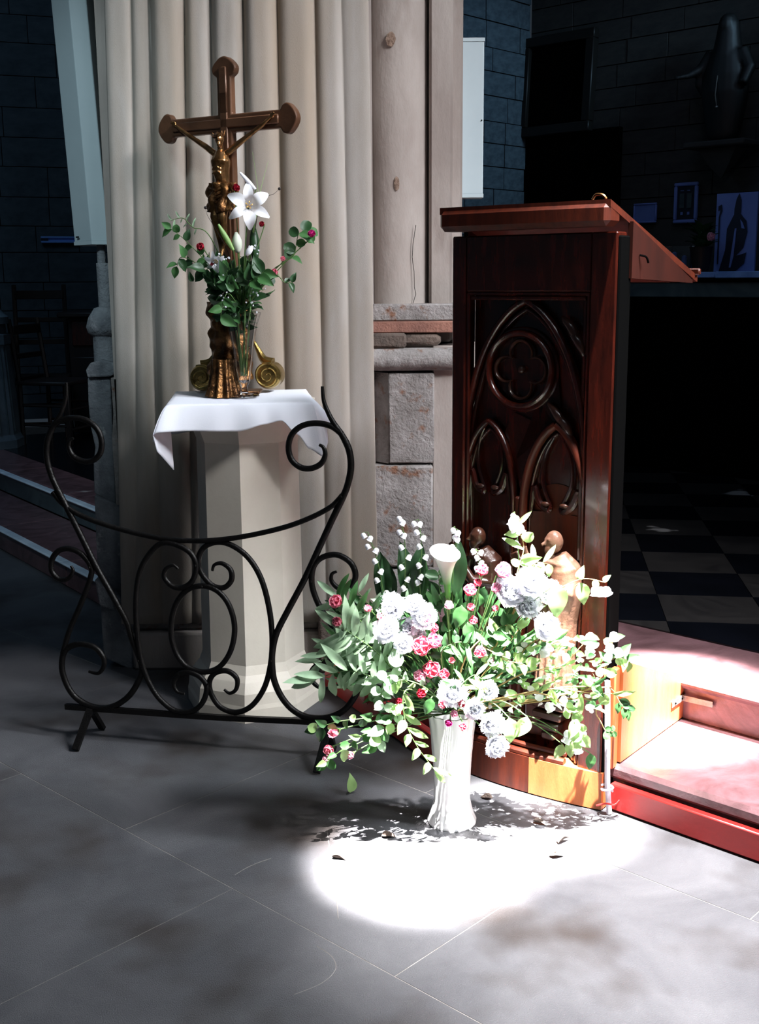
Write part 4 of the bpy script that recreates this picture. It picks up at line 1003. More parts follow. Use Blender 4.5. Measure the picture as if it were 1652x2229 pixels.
# ------------------------------------------------------------------ lectern
LL = Vector((.214, 3.373, 0)); LDv = (.788, -.616); LAng = math.atan2(LDv[1], LDv[0]); LW, LH = .518, 1.615
lec = thing('lectern', 'tall dark red wooden lectern carved with gothic arches and figures', 'lectern', (LL.x, LL.y, 0), LAng)
def lp(px, py): return onplane((LL.x, LL.y), LDv, px, py)
def lb(name, x0, x1, y0, y1, z0, z1, m, ch=.004, lab=None): return ob(name, MB().box(((x0+x1)/2, (y0+y1)/2, (z0+z1)/2), (x1-x0, y1-y0, z1-z0), ch=ch), lec, mat=m, smooth=30, label=lab)
lb('stile', 0, .045, 0, .055, .16, LH, M_wood); lb('stile', LW-.075, LW, 0, .055, .0, LH, M_wood)
lb('top_rail', .045, LW-.075, .004, .055, 1.46, LH, M_wood)
lb('back_panel', .045, LW-.075, .05, .062, .10, 1.46, M_wood)
lb('side_edge', LW-.004, LW+.006, .006, .075, .05, LH-.01, M_black)
# mouldings framing the recess
for (a, b_) in (((.05, 1.455), (LW-.08, 1.455)), ((.05, .12), (.05, 1.455)), ((LW-.083, .12), (LW-.083, 1.455)), ((.062, 1.443), (LW-.092, 1.443))):
    ob('frame_moulding', MB().tube([(a[0], .012, a[1]), (b_[0], .012, b_[1])], .006, 8), lec, mat=M_wood)
ob('frame_moulding', MB().tube([(LW-.10, .03, .12), (LW-.10, .03, 1.43)], .009, 8), lec, mat=M_wood)
# curved base board made of two pieces
def bow(x0, x1, z0, z1f, m, y0=.0):
    def yy(x): t_ = (x-(-.02))/(LW+.03); return y0-.028*4*t_*(1-t_)
    n = 12; vs = []; 
    for i in range(n+1):
        x = x0+(x1-x0)*i/n; zt_ = z1f(x)
        vs += [(x, yy(x), z0), (x, yy(x), zt_), (x, yy(x)+.06, zt_), (x, yy(x)+.06, z0)]
    fs = [(0, 1, 2, 3), (4*n+3, 4*n+2, 4*n+1, 4*n)]
    for i in range(n):
        for k in range(4): fs.append((4*i+k, 4*i+(k+1) % 4, 4*i+4+(k+1) % 4, 4*i+4+k))
    return MB().add(vs, fs)
ztop = lambda x: .115
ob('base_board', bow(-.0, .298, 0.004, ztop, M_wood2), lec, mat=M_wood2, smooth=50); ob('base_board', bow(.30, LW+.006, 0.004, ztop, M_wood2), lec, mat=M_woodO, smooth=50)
def bowtube(z, r, yo): 
    return MB().tube([(x, yo-.028*4*((x+.02)/(LW+.03))*(1-(x+.02)/(LW+.03)), z) for x in [LW*i/14 for i in range(12)]], r, 8)
ob('base_moulding', bowtube(.122, .011, .012), lec, mat=M_wood2)
ob('base_moulding', bowtube(.142, .008, .022), lec, mat=M_wood2)
# arches
def arc_pts(cx_, hw, zs, za_, y, n=16, k=.55):
    # pointed arch: springing at z=zs, apex at za_; quarter-ish curves
    L_ = []
    for i in range(n+1):
        t_ = i/n; a_ = t_*math.pi/2*.86; x = -hw*math.cos(a_)/1.0; z = math.sin(a_)/math.sin(math.pi/2*.86)
        xx = -hw*((math.cos(a_)-math.cos(math.pi/2*.86))/(1-math.cos(math.pi/2*.86)))
        L_.append((cx_+xx, y, zs+(za_-zs)*z))
    return L_
def arch(name, cx_, hw, zs, za_, zb_, y, r, m=M_wood, rr=None):
    l = arc_pts(cx_, hw, zs, za_, y); rgt = [(2*cx_-p[0], p[1], p[2]) for p in l[::-1]]
    pts = [(cx_-hw, y, zb_)]+l+rgt[1:]+[(cx_+hw, y, zb_)]
    # two halves so that the apex stays sharp
    for half in ([(cx_-hw, y, zb_)]+l, rgt+[(cx_+hw, y, zb_)]):
        ob(name, MB().tube(half, r, 10, upv=(0, 1, 0), flat=1.5), lec, mat=m, smooth=70)
xc_ = .235; 
arch('great_arch', xc_-.005, .2, .98, 1.437, .16, .03, .011)
arch('great_arch', xc_-.005, .183, .98, 1.412, .16, .042, .007)
arch('lancet_arch', .113, .088, .86, 1.092, .16, .03, .009)
arch('lancet_arch', .337, .104, .83, 1.095, .16, .028, .012, M_wood2)
arch('lancet_arch', .337, .088, .83, 1.07, .16, .042, .006)
arch('lancet_arch', .113, .074, .86, 1.068, .16, .042, .006)
lb('mullion', .208, .226, .018, .055, .14, .88, M_wood2, .005)
# oculus and quatrefoil
oc = Vector((.212, 0, 1.243)); orx, orz = .103, .103
ob('oculus_ring', MB().tube([(oc.x+orx*math.cos(a_), .03, oc.z+orz*math.sin(a_)) for a_ in [2*math.pi*k/40 for k in range(40)]], .0095, 10, closed=True, upv=(0, 1, 0), flat=1.4), lec, mat=M_wood)
ob('oculus_ring', MB().tube([(oc.x+.115*math.cos(a_), .042, oc.z+.115*math.sin(a_)) for a_ in [2*math.pi*k/40 for k in range(40)]], .006, 8, closed=True, upv=(0, 1, 0)), lec, mat=M_wood)
for k in range(4):
    ca_ = k*math.pi/2; c0 = (oc.x+.047*math.cos(ca_), oc.z+.047*math.sin(ca_)); pts = []
    for i in range(17):
        a_ = ca_-R(118)+R(236)*i/16; pts.append((c0[0]+.036*math.cos(a_), .038, c0[1]+.036*math.sin(a_)))
    ob('foil', MB().tube(pts, [.003+.003*math.sin(math.pi*i/16) for i in range(17)], 8, upv=(0, 1, 0), flat=1.5), lec, mat=M_carv)
ob('oculus_boss', MB().ball((oc.x, .04, oc.z), (.012, .012, .012)), lec, mat=M_carv)
# pierced spandrel web behind the tracery
b = MB()
for (px, py) in ((1165, 900), (1160, 935), (1075, 905)): pass
def web(pts, y, th, m, name='tracery_web'):
    n = len(pts); vs = [(p[0], y, p[1]) for p in pts]+[(p[0], y+th, p[1]) for p in pts]
    return ob(name, MB().add(vs, [tuple(range(n)), tuple(range(2*n-1, n-1, -1))]+[(i, n+i, n+(i+1) % n, (i+1) % n) for i in range(n)]), lec, mat=m, smooth=0)
web([(.218, .88), (.237, .95), (.28, 1.05), (.32, 1.10), (.27, 1.16), (.305, 1.2), (.33, 1.24), (.30, 1.16), (.345, 1.105), (.25, 1.10), (.19, 1.12), (.16, 1.06), (.195, .98)], .040, .010, M_wood)
# cusps in the lancets
for cx_, hw, zs in ((.337, .085, .85), (.113, .072, .88)):
    for s_ in (-1, 1):
        pts = [(cx_+s_*hw, .035, zs-.03), (cx_+s_*hw*.85, .035, zs+.06), (cx_+s_*hw*.62, .034, zs+.02), (cx_+s_*hw*.28, .032, zs+.0), (cx_+s_*hw*.2, .032, zs+.012)]
        pts = spline([Vector(p) for p in pts], 6); m_ = len(pts)
        ob('cusp', MB().tube(pts, [.006+.006*math.sin(math.pi*i/m_) for i in range(m_)], 8, upv=(0, 1, 0)), lec, mat=M_wood)
        pts2 = spline([Vector((cx_+s_*hw*.2, .034, zs+.01)), Vector((cx_+s_*hw*.55, .036, zs+.08)), Vector((cx_+s_*hw*.5, .036, zs+.15)), Vector((cx_+s_*hw*.15, .036, zs+.21))], 6); m_ = len(pts2)
        ob('cusp', MB().tube(pts2, [.007*(1-.5*i/m_) for i in range(m_)], 8, upv=(0, 1, 0)), lec, mat=M_wood)
        ob('cusp_leaf', MB().ball((cx_+s_*hw*.35, .024, zs+.018), (.014, .007, .007)), lec, M=None, mat=M_carv)
# crockets on the arches
for (px, py) in ((1245, 745), (1230, 715), (1200, 905), (1215, 925)):
    s_, z_ = lp(px, py); b = MB()
    b.tube(spline([Vector((-.028, 0, .03)), Vector((0, -.008, .008)), Vector((.018, -.004, -.02)), Vector((.022, 0, -.045))], 5), [.004+.009*math.sin(math.pi*i/15) for i in range(16)], 8); ob('crocket', b, lec, T(s_, .03, z_), M_carv, smooth=70)
# back of the right niche, curved
b = MB(); b.grid(lambda u, v: (.337-.085+.17*u, .048-.012*abs(2*u-1)**2, .16+.68*v), 16, 2); ob('niche_back', b, lec, mat=M_wood2)
b = MB(); n_ = 24; vs = [(.337, .047, .84)]+[(.337+.088*math.cos(math.pi*i/n_), .047, .84+.085*math.sin(math.pi*i/n_)) for i in range(n_+1)]; b.add(vs, [(0, i, i+1) for i in range(1, n_+1)]); ob('niche_back', b, lec, mat=M_wood2)
# figures
def figure(cx_, z0, h, side, m, name, vox):
    k = h; b = MB(); y = -.004
    b.tube([(cx_+.01*k, y, z0), (cx_+.01*k, y, z0+.2*k), (cx_+.03*k, y, z0+.42*k), (cx_+.05*k, y, z0+.6*k), (cx_+.045*k, y-.005*k, z0+.74*k), (cx_+.01*k, y-.02*k, z0+.82*k)], [.115*k, .105*k, .095*k, .105*k, .095*k, .048*k], 14)
    hx, hz_ = cx_-.02*k, z0+.895*k
    b.ball((hx, y-.03*k, hz_), (.055*k, .055*k, .068*k), 14, 10)          # skull
    b.ball((hx-.015*k, y-.055*k, hz_-.045*k), (.034*k, .034*k, .045*k), 10, 8)   # jaw and beard
    b.tube([(hx-.028*k, y-.075*k, hz_+.01*k), (hx-.046*k, y-.098*k, hz_-.016*k)], [.008*k, .012*k], 6)  # nose
    b.tube([(hx-.045*k, y-.062*k, hz_+.018*k), (hx-.005*k, y-.086*k, hz_+.022*k)], .008*k, 5)        # brow
    b.ball((hx+.045*k, y-.045*k, hz_-.01*k), (.010*k, .014*k, .018*k), 6, 5)     # ear
    b.tube([(cx_+.085*k, y+.01*k, z0+.79*k), (cx_+.05*k, y-.06*k, z0+.765*k), (cx_-.04*k, y-.07*k, z0+.77*k), (cx_-.07*k, y-.01*k, z0+.80*k)], [.03*k, .034*k, .03*k, .025*k], 8)   # cowl
    b.tube([(cx_+.09*k, y, z0+.74*k), (cx_+.10*k, y-.06*k, z0+.6*k), (cx_+.0*k, y-.13*k, z0+.62*k), (cx_-.10*k, y-.14*k, z0+.76*k), (cx_-.13*k, y-.14*k, z0+.82*k)], [.05*k, .045*k, .035*k, .024*k, .018*k], 8)
    b.tube([(cx_-.09*k, y, z0+.74*k), (cx_-.12*k, y-.06*k, z0+.6*k), (cx_-.04*k, y-.13*k, z0+.55*k)], [.045*k, .04*k, .028*k], 8)
    for q in range(4): b.tube([(cx_-.13*k-.008*k*q, y-.14*k, z0+.82*k), (cx_-.145*k-.012*k*q, y-.142*k, z0+.875*k-.008*k*q)], .008*k, 5)
    b.tube([(cx_-.12*k, y-.15*k, z0+.80*k), (cx_-.10*k, y-.16*k, z0+.84*k)], .009*k, 5)
    for q in range(7):
        a_ = R(200+q*24); b.tube([(cx_+.10*k*math.cos(a_), y+.10*k*math.sin(a_), z0+.55*k), (cx_+.12*k*math.cos(a_), y+.12*k*math.sin(a_), z0+.02*k)], .017*k, 6)
    o = remesh(name, b, m, vox, lec, 2); return o
s_, zt_ = lp(1205, 1135); _, z0_ = lp(1200, 1500)
figure(.372, .348, .475, 1, mat('worn_brown_figure', '8a6654', '6a4838', 18, .4, 0, bump=.2, coat=.2), 'carved_figure', .0036)
figure(.117, .36, .44, 1, M_carv, 'carved_figure', .0036)
# raised tablet held by the right figure
ob('held_book', MB().box((0, 0, 0), (.03, .012, .09), ch=.004), lec, T(.285, -.07, .70) @ RY(R(-28)), M_carv)
# brackets beneath them
for cx_ in (.345, .115):
    for j, (w_, z_) in enumerate(((.15, .315), (.12, .285), (.095, .25), (.07, .215), (.045, .185))):
        ob('corbel_layer', MB().box((cx_, .012, z_), (w_, .07-.01*j, .026), ch=.006), lec, mat=M_carv)
# reading desk
lb('desk_beam', -.012, LW+.0, -.055, .02, LH+.012, LH+.072, M_wood2, .014)
zt2 = LH+.078; zt3 = 1.50
b = MB(); th = .018
b.add([(-.012, -.045, zt2), (LW+.0, -.045, zt2), (LW+.018, .485, zt3), (-.04, .485, zt3), (-.012, -.045, zt2-th), (LW, -.045, zt2-th), (LW+.018, .485, zt3-th), (-.04, .485, zt3-th)], [(0, 1, 2, 3), (7, 6, 5, 4), (0, 4, 5, 1), (1, 5, 6, 2), (2, 6, 7, 3), (3, 7, 4, 0)])
ob('desk_top', b, lec, mat=M_wood2, smooth=0)
for x in (0, LW-.0): 
    ob('desk_cheek', MB().add([(x, .06, LH-.12), (x, .06, zt2-.052), (x, .46, zt3-.012), (x, .46, zt3-.02), (x+.014, .06, LH-.12), (x+.014, .06, zt2-.052), (x+.014, .46, zt3-.012), (x+.014, .46, zt3-.02)], [(0, 1, 2, 3), (7, 6, 5, 4), (0, 4, 5, 1), (1, 5, 6, 2), (2, 6, 7, 3), (3, 7, 4, 0)]), lec, mat=M_cheek, smooth=0)
ob('desk_stop', MB().box((LW/2, .475, zt3+.012), (LW+.06, .016, .02), ch=.004), lec, mat=M_wood2)
ob('lamp_clip', MB().tube(spline([Vector((LW-.06, -.03, zt2+.002)), Vector((LW-.05, -.03, zt2+.014)), Vector((LW-.03, -.03, zt2+.012)), Vector((LW-.02, -.03, zt2+.002))], 5), .0035, 6), lec, mat=M_corpus)
ob('hook', MB().tube(spline([Vector((LW+.016, .10, 1.555)), Vector((LW+.03, .11, 1.55)), Vector((LW+.032, .12, 1.535))], 4), .003, 6), lec, mat=M_black)
# rear brace standing on the lower step
b = MB(); x0 = LW+.012
b.add([(x0, .06, .135), (x0, .06, .44), (x0, .50, .262), (x0, .50, .135), (x0+.02, .06, .135), (x0+.02, .06, .44), (x0+.02, .50, .262), (x0+.02, .50, .135)], [(0, 1, 2, 3), (7, 6, 5, 4), (0, 4, 5, 1), (1, 5, 6, 2), (2, 6, 7, 3), (3, 7, 4, 0)])
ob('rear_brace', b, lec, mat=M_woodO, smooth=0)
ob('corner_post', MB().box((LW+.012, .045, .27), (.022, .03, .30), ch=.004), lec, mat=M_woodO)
p = D(1480, 1538, 3.3)
q = lec.matrix_world
fp_ = ob('fixing_plate', MB().box((LW+.035, .45, .205), (.005, .10, .02), ch=.001), lec, mat=M_metal)
ob('fixing_plate', MB().box((LW+.085, .478, .205), (.10, .005, .02), RZ(0), ch=.001), lec, mat=M_metal)
for yy_ in (.42, .47): ob('screw', MB().ball((LW+.039, yy_, .205), .003, 6, 4), fp_, mat=M_black)
# cable beside the lectern
q = [D(1322, y, 3.02) for y in (1482, 1540, 1600, 1660, 1705)]
t = thing('cable_duct', 'pale cable duct tied with a red cord at the right corner of the lectern foot', 'cable', (q[-1].x, q[-1].y, .0))
ob('duct', MB().tube([(p.x-q[-1].x, p.y-q[-1].y, p.z) for p in q]+[(0.01, .01, .004)], .008, 8), t, mat=M_pipe)
ob('knot', MB().tube(spline([Vector((.012*math.cos(a_)*1.3, .012*math.sin(a_), .075+.006*a_/3)) for a_ in [k*.7 for k in range(14)]], 3), .0035, 6), t, mat=M_pipe)
ob('red_cord', MB().tube(spline([Vector((-.03, -.005, .035)), Vector((-.005, -.014, .045)), Vector((.02, -.012, .04)), Vector((.035, -.004, .05))], 5), .0028, 6), t, mat=M_red)

# ------------------------------------------------------------------ red boards at the foot of the steps
P0r, P1r = G(1324, 1764), G(1700, 1899)
L_ = (P1r-P0r).length; an = math.atan2(P1r.y-P0r.y, P1r.x-P0r.x)
o = ob('red_board', MB().box((L_/2, .014, .042), (L_, .026, .078), ch=.004), mat=M_red); o.location = (P0r.x, P0r.y, .002); o.rotation_euler = (0, 0, an)
tag(o, 'long red painted board along the foot of the marble steps at the right', 'board')
P0r, P1r = G(706, 1500), G(945, 1672)
L_ = (P1r-P0r).length; an = math.atan2(P1r.y-P0r.y, P1r.x-P0r.x)
t = thing('red_board', 'red painted board on edge behind the flowers, left of the lectern', 'board', (P0r.x, P0r.y, .0), an)
ob('plank', MB().box((L_/2, .014, .055), (L_, .026, .10), ch=.004), t, mat=M_red)
o_ = ob('handle', MB().box((L_*.42, -.006, .10), (.07, .02, .075), ch=.012), t, mat=M_red)

# ------------------------------------------------------------------ white vase and the big bouquet
VP = Vector((.197, 3.0, 0))
vt = thing('white_vase', 'tall white fluted ceramic vase holding the big bouquet on the floor', 'vase', VP)
prof = [(.068, 0), (.069, .008), (.058, .03), (.049, .07), (.050, .13), (.056, .22), (.063, .30), (.068, .325), (.062, .325), (.055, .29), (.048, .2), (.042, .1), (.02, .06)]
b = MB(); b.lathe(prof, 96, fl=lambda a_, z: 1+.035*math.sin(14*(a_+z*2.2))*(1 if z > .02 else .2)); ob('vase_body', b, vt, mat=M_ceramic, smooth=80)
VM = VP+Vector((0, 0, .32))
YB = 2.95
def B(px, py, dy=0): return D(px, py, YB+dy)
def core2(rnd):
    while True:
        p = Vector((rnd.uniform(-1, 1), rnd.uniform(-1, 1), rnd.uniform(-1, 1)))
        if p.length < 1: break
    c = Vector((.16, 2.985, .50)); q = c+Vector((p.x*.26, p.y*.08, p.z*.17)); d = q-(VM-Vector((0, 0, .02)))+Vector((rnd.uniform(-.1, .1), -.08, rnd.uniform(-.12, .04)))
    return q, d
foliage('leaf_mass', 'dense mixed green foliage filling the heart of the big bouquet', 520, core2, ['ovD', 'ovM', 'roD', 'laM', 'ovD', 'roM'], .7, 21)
def core4(rnd):
    px = rnd.uniform(740, 900); py = rnd.uniform(1320, 1500); p = D(px, py, 2.98+rnd.uniform(-.08, .06)); d = p-VM; d.z += rnd.uniform(-.15, .05)
    return p, Vector((d.x, -.12+rnd.uniform(-.1, .1), d.z))
def core3(rnd):
    px = rnd.uniform(1040, 1300); py = rnd.uniform(1380, 1540)+abs(px-1150)*.1; p = D(px, py, 2.93+rnd.uniform(-.06, .06)); return p, p-VM+Vector((rnd.uniform(-.3, .3), -.1, rnd.uniform(-.25, .2)))
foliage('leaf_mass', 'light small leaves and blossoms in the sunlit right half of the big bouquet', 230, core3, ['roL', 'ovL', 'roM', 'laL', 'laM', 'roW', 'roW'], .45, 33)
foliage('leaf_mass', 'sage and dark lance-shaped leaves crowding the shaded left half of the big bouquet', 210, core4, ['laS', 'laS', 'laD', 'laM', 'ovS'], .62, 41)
# white peonies
pe = [(855, 1325, 38, 'large white peony, upper left of the white cluster'), (905, 1318, 28, 'white peony behind, at the top of the left white cluster'), (845, 1372, 34, 'white peony at the left edge of the white cluster'), (886, 1368, 30, 'white peony at the middle of the left cluster'), (925, 1345, 34, 'white peony at the right of the left cluster'), (880, 1402, 26, 'small white peony at the lowest point of the left cluster'), (912, 1382, 20, 'small white peony tucked under the left cluster'),
      (1105, 1290, 42, 'big sunlit white peony beside the pale pink rose'), (1150, 1272, 40, 'big sunlit white peony in the middle below the carved figure'), (1190, 1292, 34, 'sunlit white peony touching the big green leaf'), (1142, 1318, 38, 'sunlit white peony hanging lowest in the upper right cluster'), (1182, 1365, 36, 'sunlit white peony in front of the lectern niche'),
      (985, 1505, 38, 'bright white peony over the rim of the white vase'), (1060, 1500, 26, 'white peony right above the vase rim'), (1068, 1570, 34, 'blown-out white peony drooping right of the vase rim'), (1078, 1618, 32, 'lowest white peony hanging beside the vase'), (1030, 1540, 28, 'white peony spilling over the front of the vase')]
for i, (px, py, r_, lab) in enumerate(pe):
    P = B(px, py, -.11 if py > 1450 else -.06-.02*(i % 3)); f_ = Vector(((px-990)/500, -1, .55-(py-1300)/500))
    flower('white_peony', lab, 'flower', BL['pw%d' % (i % 2)], P, VM, f_, r_/806/.034*.95, None, bendz=.03)
pk = [(738, 1313, 20, 'rp0', 'pink rose at the far upper left of the big bouquet'), (805, 1328, 11, 'bp', 'small pink rosebud left of the white peonies'), (741, 1355, 15, 'rp1', 'dusky pink rose below the far upper left one'), (775, 1350, 9, 'bp', 'tiny red-pink bud between the upper left roses'), (830, 1342, 9, 'bp', 'tiny pink bud touching the left white cluster'),
      (1050, 1245, 18, 'rp1', 'pink rose left of the pale round one near the top'), (1088, 1248, 25, 'rl', 'big pale pink rose at the top near the carved figure'), (1021, 1290, 19, 'rp0', 'pink rose right of the calla lily'), (1038, 1272, 12, 'rp1', 'small pink rose just above the one right of the calla'), (1078, 1285, 16, 'rl', 'pale pink rose overlapped by white peony'), (1026, 1325, 12, 'bp', 'pink rosebud beside the two broad leaves'), (1030, 1350, 13, 'rp1', 'round pink rose under the pink rosebud'), (975, 1320, 14, 'rl', 'closed pale pink rose at the foot of the calla lily'),
      (933, 1352, 15, 'rl', 'pale pink rose hanging from the left white cluster'), (920, 1405, 28, 'rp0', 'large pink rose below the left white cluster'), (950, 1395, 24, 'rl', 'large salmon pink rose beside the large pink one'), (948, 1368, 14, 'rp1', 'small salmon rose above the large pink ones'), (942, 1452, 26, 'rp1', 'deep pink rose above the vase, left'), (918, 1468, 20, 'rl', 'pale pink rose under the deep pink one'), (968, 1465, 16, 'rp0', 'pink rose to the right of the deep pink one'), (985, 1438, 10, 'bp', 'rosy bud right above the deep pink rose'), (1045, 1421, 18, 'rp1', 'cluster-like pink rose in the middle of the foliage'), (1072, 1441, 15, 'rl', 'faded pink rose right of the middle one'),
      (916, 1508, 14, 'rr', 'dark crimson rose above the vase rim'), (870, 1525, 10, 'rr', 'dark crimson bud near the red board'), (733, 1592, 14, 'bp', 'pink bud at the lower left hanging branch'), (722, 1628, 16, 'rp0', 'pink rose at the lower left tip, upper one'), (714, 1650, 12, 'rl', 'pink rose at the lower left tip, lower one'), (768, 1640, 13, 'rl', 'faded pink rose among the lower left leaves'),
      (965, 1532, 12, 'rp0', 'pink rose over the left of the vase rim'), (1003, 1528, 12, 'rr', 'red rose in the sun at the vase rim'), (978, 1570, 11, 'rm', 'magenta rose against the white vase'), (1008, 1578, 13, 'rp1', 'pink rose hanging on the front of the vase'), (990, 1550, 12, 'rl', 'pale rose between the roses on the vase rim'), (1075, 1325, 10, 'bp', 'pink bud below the sunlit peonies')]
for i, (px, py, r_, k, lab) in enumerate(pk):
    P = B(px, py, -.12 if py > 1490 and px > 900 else -.09); f_ = Vector(((px-990)/400+random.uniform(-.3, .3), -1, .5-(py-1350)/500+random.uniform(-.2, .2)))
    nm = {'bp': 'pink_rosebud', 'rr': 'red_rose', 'rm': 'magenta_rose', 'rl': 'pale_pink_rose'}.get(k, 'pink_rose')
    flower(nm, lab, 'flower', BL[k], P, VM, f_, r_/806/(.023 if k != 'bp' else .014), None, bendz=.02, leaves=1 if i % 3 == 0 else 0, lk='ovD')
# calla lily
cm_ = B(972, 1192, -.05); cb2 = B(975, 1300, -.04)
t = thing('calla_lily', 'tall white calla lily with green throat standing above the bouquet', 'flower', VM)
def calla(u, v):
    a_ = 2*math.pi*u+.4; r__ = .006+.027*v**2.0+.006*v**8
    if v > .9: pass
    p = Vector((r__*math.cos(a_), r__*math.sin(a_)*.9, .125*v+.014*math.sin(a_-.6)*v**3))
    return p
b = MB(); b.grid(calla, 36, 16)
Mc = T(cb2-VM+Vector((0, 0, 0))) @ RX(R(6)) @ RY(R(-4))
M_cal = bpy.data.materials.new('calla_spathe'); M_cal.use_nodes = True; nt = M_cal.node_tree
tcn = nt.nodes.new('ShaderNodeTexCoord'); sx_ = nt.nodes.new('ShaderNodeSeparateXYZ'); rp_ = nt.nodes.new('ShaderNodeValToRGB'); mr = nt.nodes.new('ShaderNodeMapRange')
nt.links.new(tcn.outputs['Object'], sx_.inputs[0]); nt.links.new(sx_.outputs['Z'], mr.inputs[0]); mr.inputs[1].default_value = 0; mr.inputs[2].default_value = .13
nt.links.new(mr.outputs[0], rp_.inputs[0]); rp_.color_ramp.elements[0].position = .28; rp_.color_ramp.elements[0].color = hexc('3f7a2a'); rp_.color_ramp.elements[1].color = hexc('f6f7ee'); rp_.color_ramp.elements[1].position = .97
nt.links.new(rp_.outputs[0], nt.nodes['Principled BSDF'].inputs['Base Color']); nt.nodes['Principled BSDF'].inputs['Roughness'].default_value = .5
sp_o = ob('spathe', b, t, Mc, M_cal, smooth=80); sp_o.modifiers.new('s', 'SOLIDIFY').thickness = .0012
ob('spadix', MB().tube([(0, 0, .02), (0, 0, .06), (.002, 0, .10)], [.004, .005, .003], 8), t, Mc, M_yel)
ob('stem', MB().tube(spline([Vector((0, 0, 0)), (cb2-VM)*.5, cb2-VM+Vector((0, 0, .004))], 6), .006, 8), t, mat=M_stem)
# lilies of the valley: bells on a stalk with broad leaves
lv = [((800, 1158), (845, 1330), 'lily of the valley spray furthest left'), ((872, 1124), (885, 1300), 'tall lily of the valley spray second from the left'), ((911, 1130), (915, 1290), 'tall lily of the valley spray just left of the calla'), ((990, 1146), (985, 1260), 'lily of the valley spray right behind the calla'), ((1120, 1114), (1125, 1290), 'sunlit lily of the valley spray before the lectern mullion'), ((1037, 1195), (1040, 1300), 'short lily of the valley stalk between calla and pink roses')]
for i, (tp, bt, lab) in enumerate(lv):
    P = B(tp[0], tp[1], -.0); Q = B(bt[0], bt[1], .0); t = thing('lily_of_the_valley', lab, 'flower', VM)
    pts = spline([Vector((0, 0, 0)), (Q-VM)*.6, Q-VM, (Q+(P-Q)*.6)-VM+Vector((.006, 0, 0)), P-VM], 7); m_ = len(pts)
    ob('stalk', MB().tube(pts, [.0022*(1-.5*k/m_) for k in range(m_)], 5), t, mat=M_stem)
    rnd = random.Random(i)
    for k in range(9 if i < 3 else 5):
        j = m_-1-int(k*1.6); s_ = 1 if k % 2 else -1; p = pts[j]+Vector((s_*rnd.uniform(.006, .016), rnd.uniform(-.01, .0), rnd.uniform(-.006, .003)))
        ob('bell', BL['bell'], t, T(p) @ RY(s_*.5) @ SC(1.25, 1.25, 1.25)); ob('pedicel', MB().tube([pts[j], p], .0006, 4), t, mat=M_stem)
for (x0, y0, x1, y1, k, s_, lab) in ((845, 1330, 822, 1195, 'brD', 1.0, 'broad dark leaf standing at the far left of the sprays'), (850, 1330, 838, 1215, 'brD', .95, 'second broad dark leaf at the far left'), (893, 1320, 876, 1180, 'brD', 1.1, 'broad dark leaf behind the second spray'), (905, 1320, 912, 1205, 'brD', 1.05, 'broad dark leaf between second and third spray'), (915, 1310, 922, 1160, 'brM', .8, 'narrow green leaf up the third spray'), (990, 1300, 1000, 1185, 'brD', 1.0, 'broad dark leaf right behind the calla lily'), (870, 1340, 905, 1240, 'brM', .9, 'green leaf crossing the sprays')):
    P0_, P1_ = B(x0, y0, .01), B(x1, y1, .01); t = thing('broad_leaf', lab, 'leaf', P0_)
    ob('blade', LV[k], t, aim((0, 0, 0), P1_-P0_, 0, s_, upv=(random.uniform(-.4, .4), -1, 0))); ob('leaf_stalk', MB().tube([(0, 0, 0), tuple((VM-P0_)*.5+Vector((0, 0, .02))), tuple(VM-P0_)], .002, 5), t, mat=M_stem)
# big single leaves
for (px, py, dx, dy, k, s_, lab) in ((1208, 1272, .1, -1, 'ovL', 1.5, 'large bright green leaf beside the sunlit white peonies'), (1005, 1318, -.2, -1, 'ovM', 1.05, 'broad green leaf left of the round pink roses'), (1018, 1355, .05, -1, 'ovM', .85, 'smaller green leaf below the broad one'), (938, 1520, -.3, -1, 'ovM', .8, 'green leaf at the left of the vase rim'), (1108, 1562, .1, -1, 'ovL', 1.2, 'light green leaf hanging right of the vase'), (1148, 1560, -.5, -1, 'ovL', 1.1, 'pale leaf hanging beyond the light green one'), (1262, 1268, .25, -1, 'ovL', 1.05, 'yellow-green leaf against the lectern stile'), (1240, 1610, .1, -1, 'ovL', .9, 'light leaf dangling low before the lectern base'), (1225, 1620, -.5, -1, 'ovL', .8, 'small light leaf dangling lowest near the lectern base'), (1285, 1640, 0, -1, 'ovM', .8, 'green leaf at the lectern foot corner'), (850, 1420, .5, -.6, 'roS', 1.0, 'rounded sage leaf under the left cluster')):
    P = B(px, py, -.12 if px < 1220 else -.02); t = thing('single_leaf', lab, 'leaf', P)
    ob('blade', LV[k], t, aim((0, 0, 0), (dx, -.15, dy), 0, s_, upv=(.1, -1, .2)))
    ob('leaf_stalk', MB().tube(spline([Vector((0, 0, 0)), (VM-P)*.4+Vector((0, -.02, .05)), VM-P], 6), .0015, 5), t, mat=M_stem)
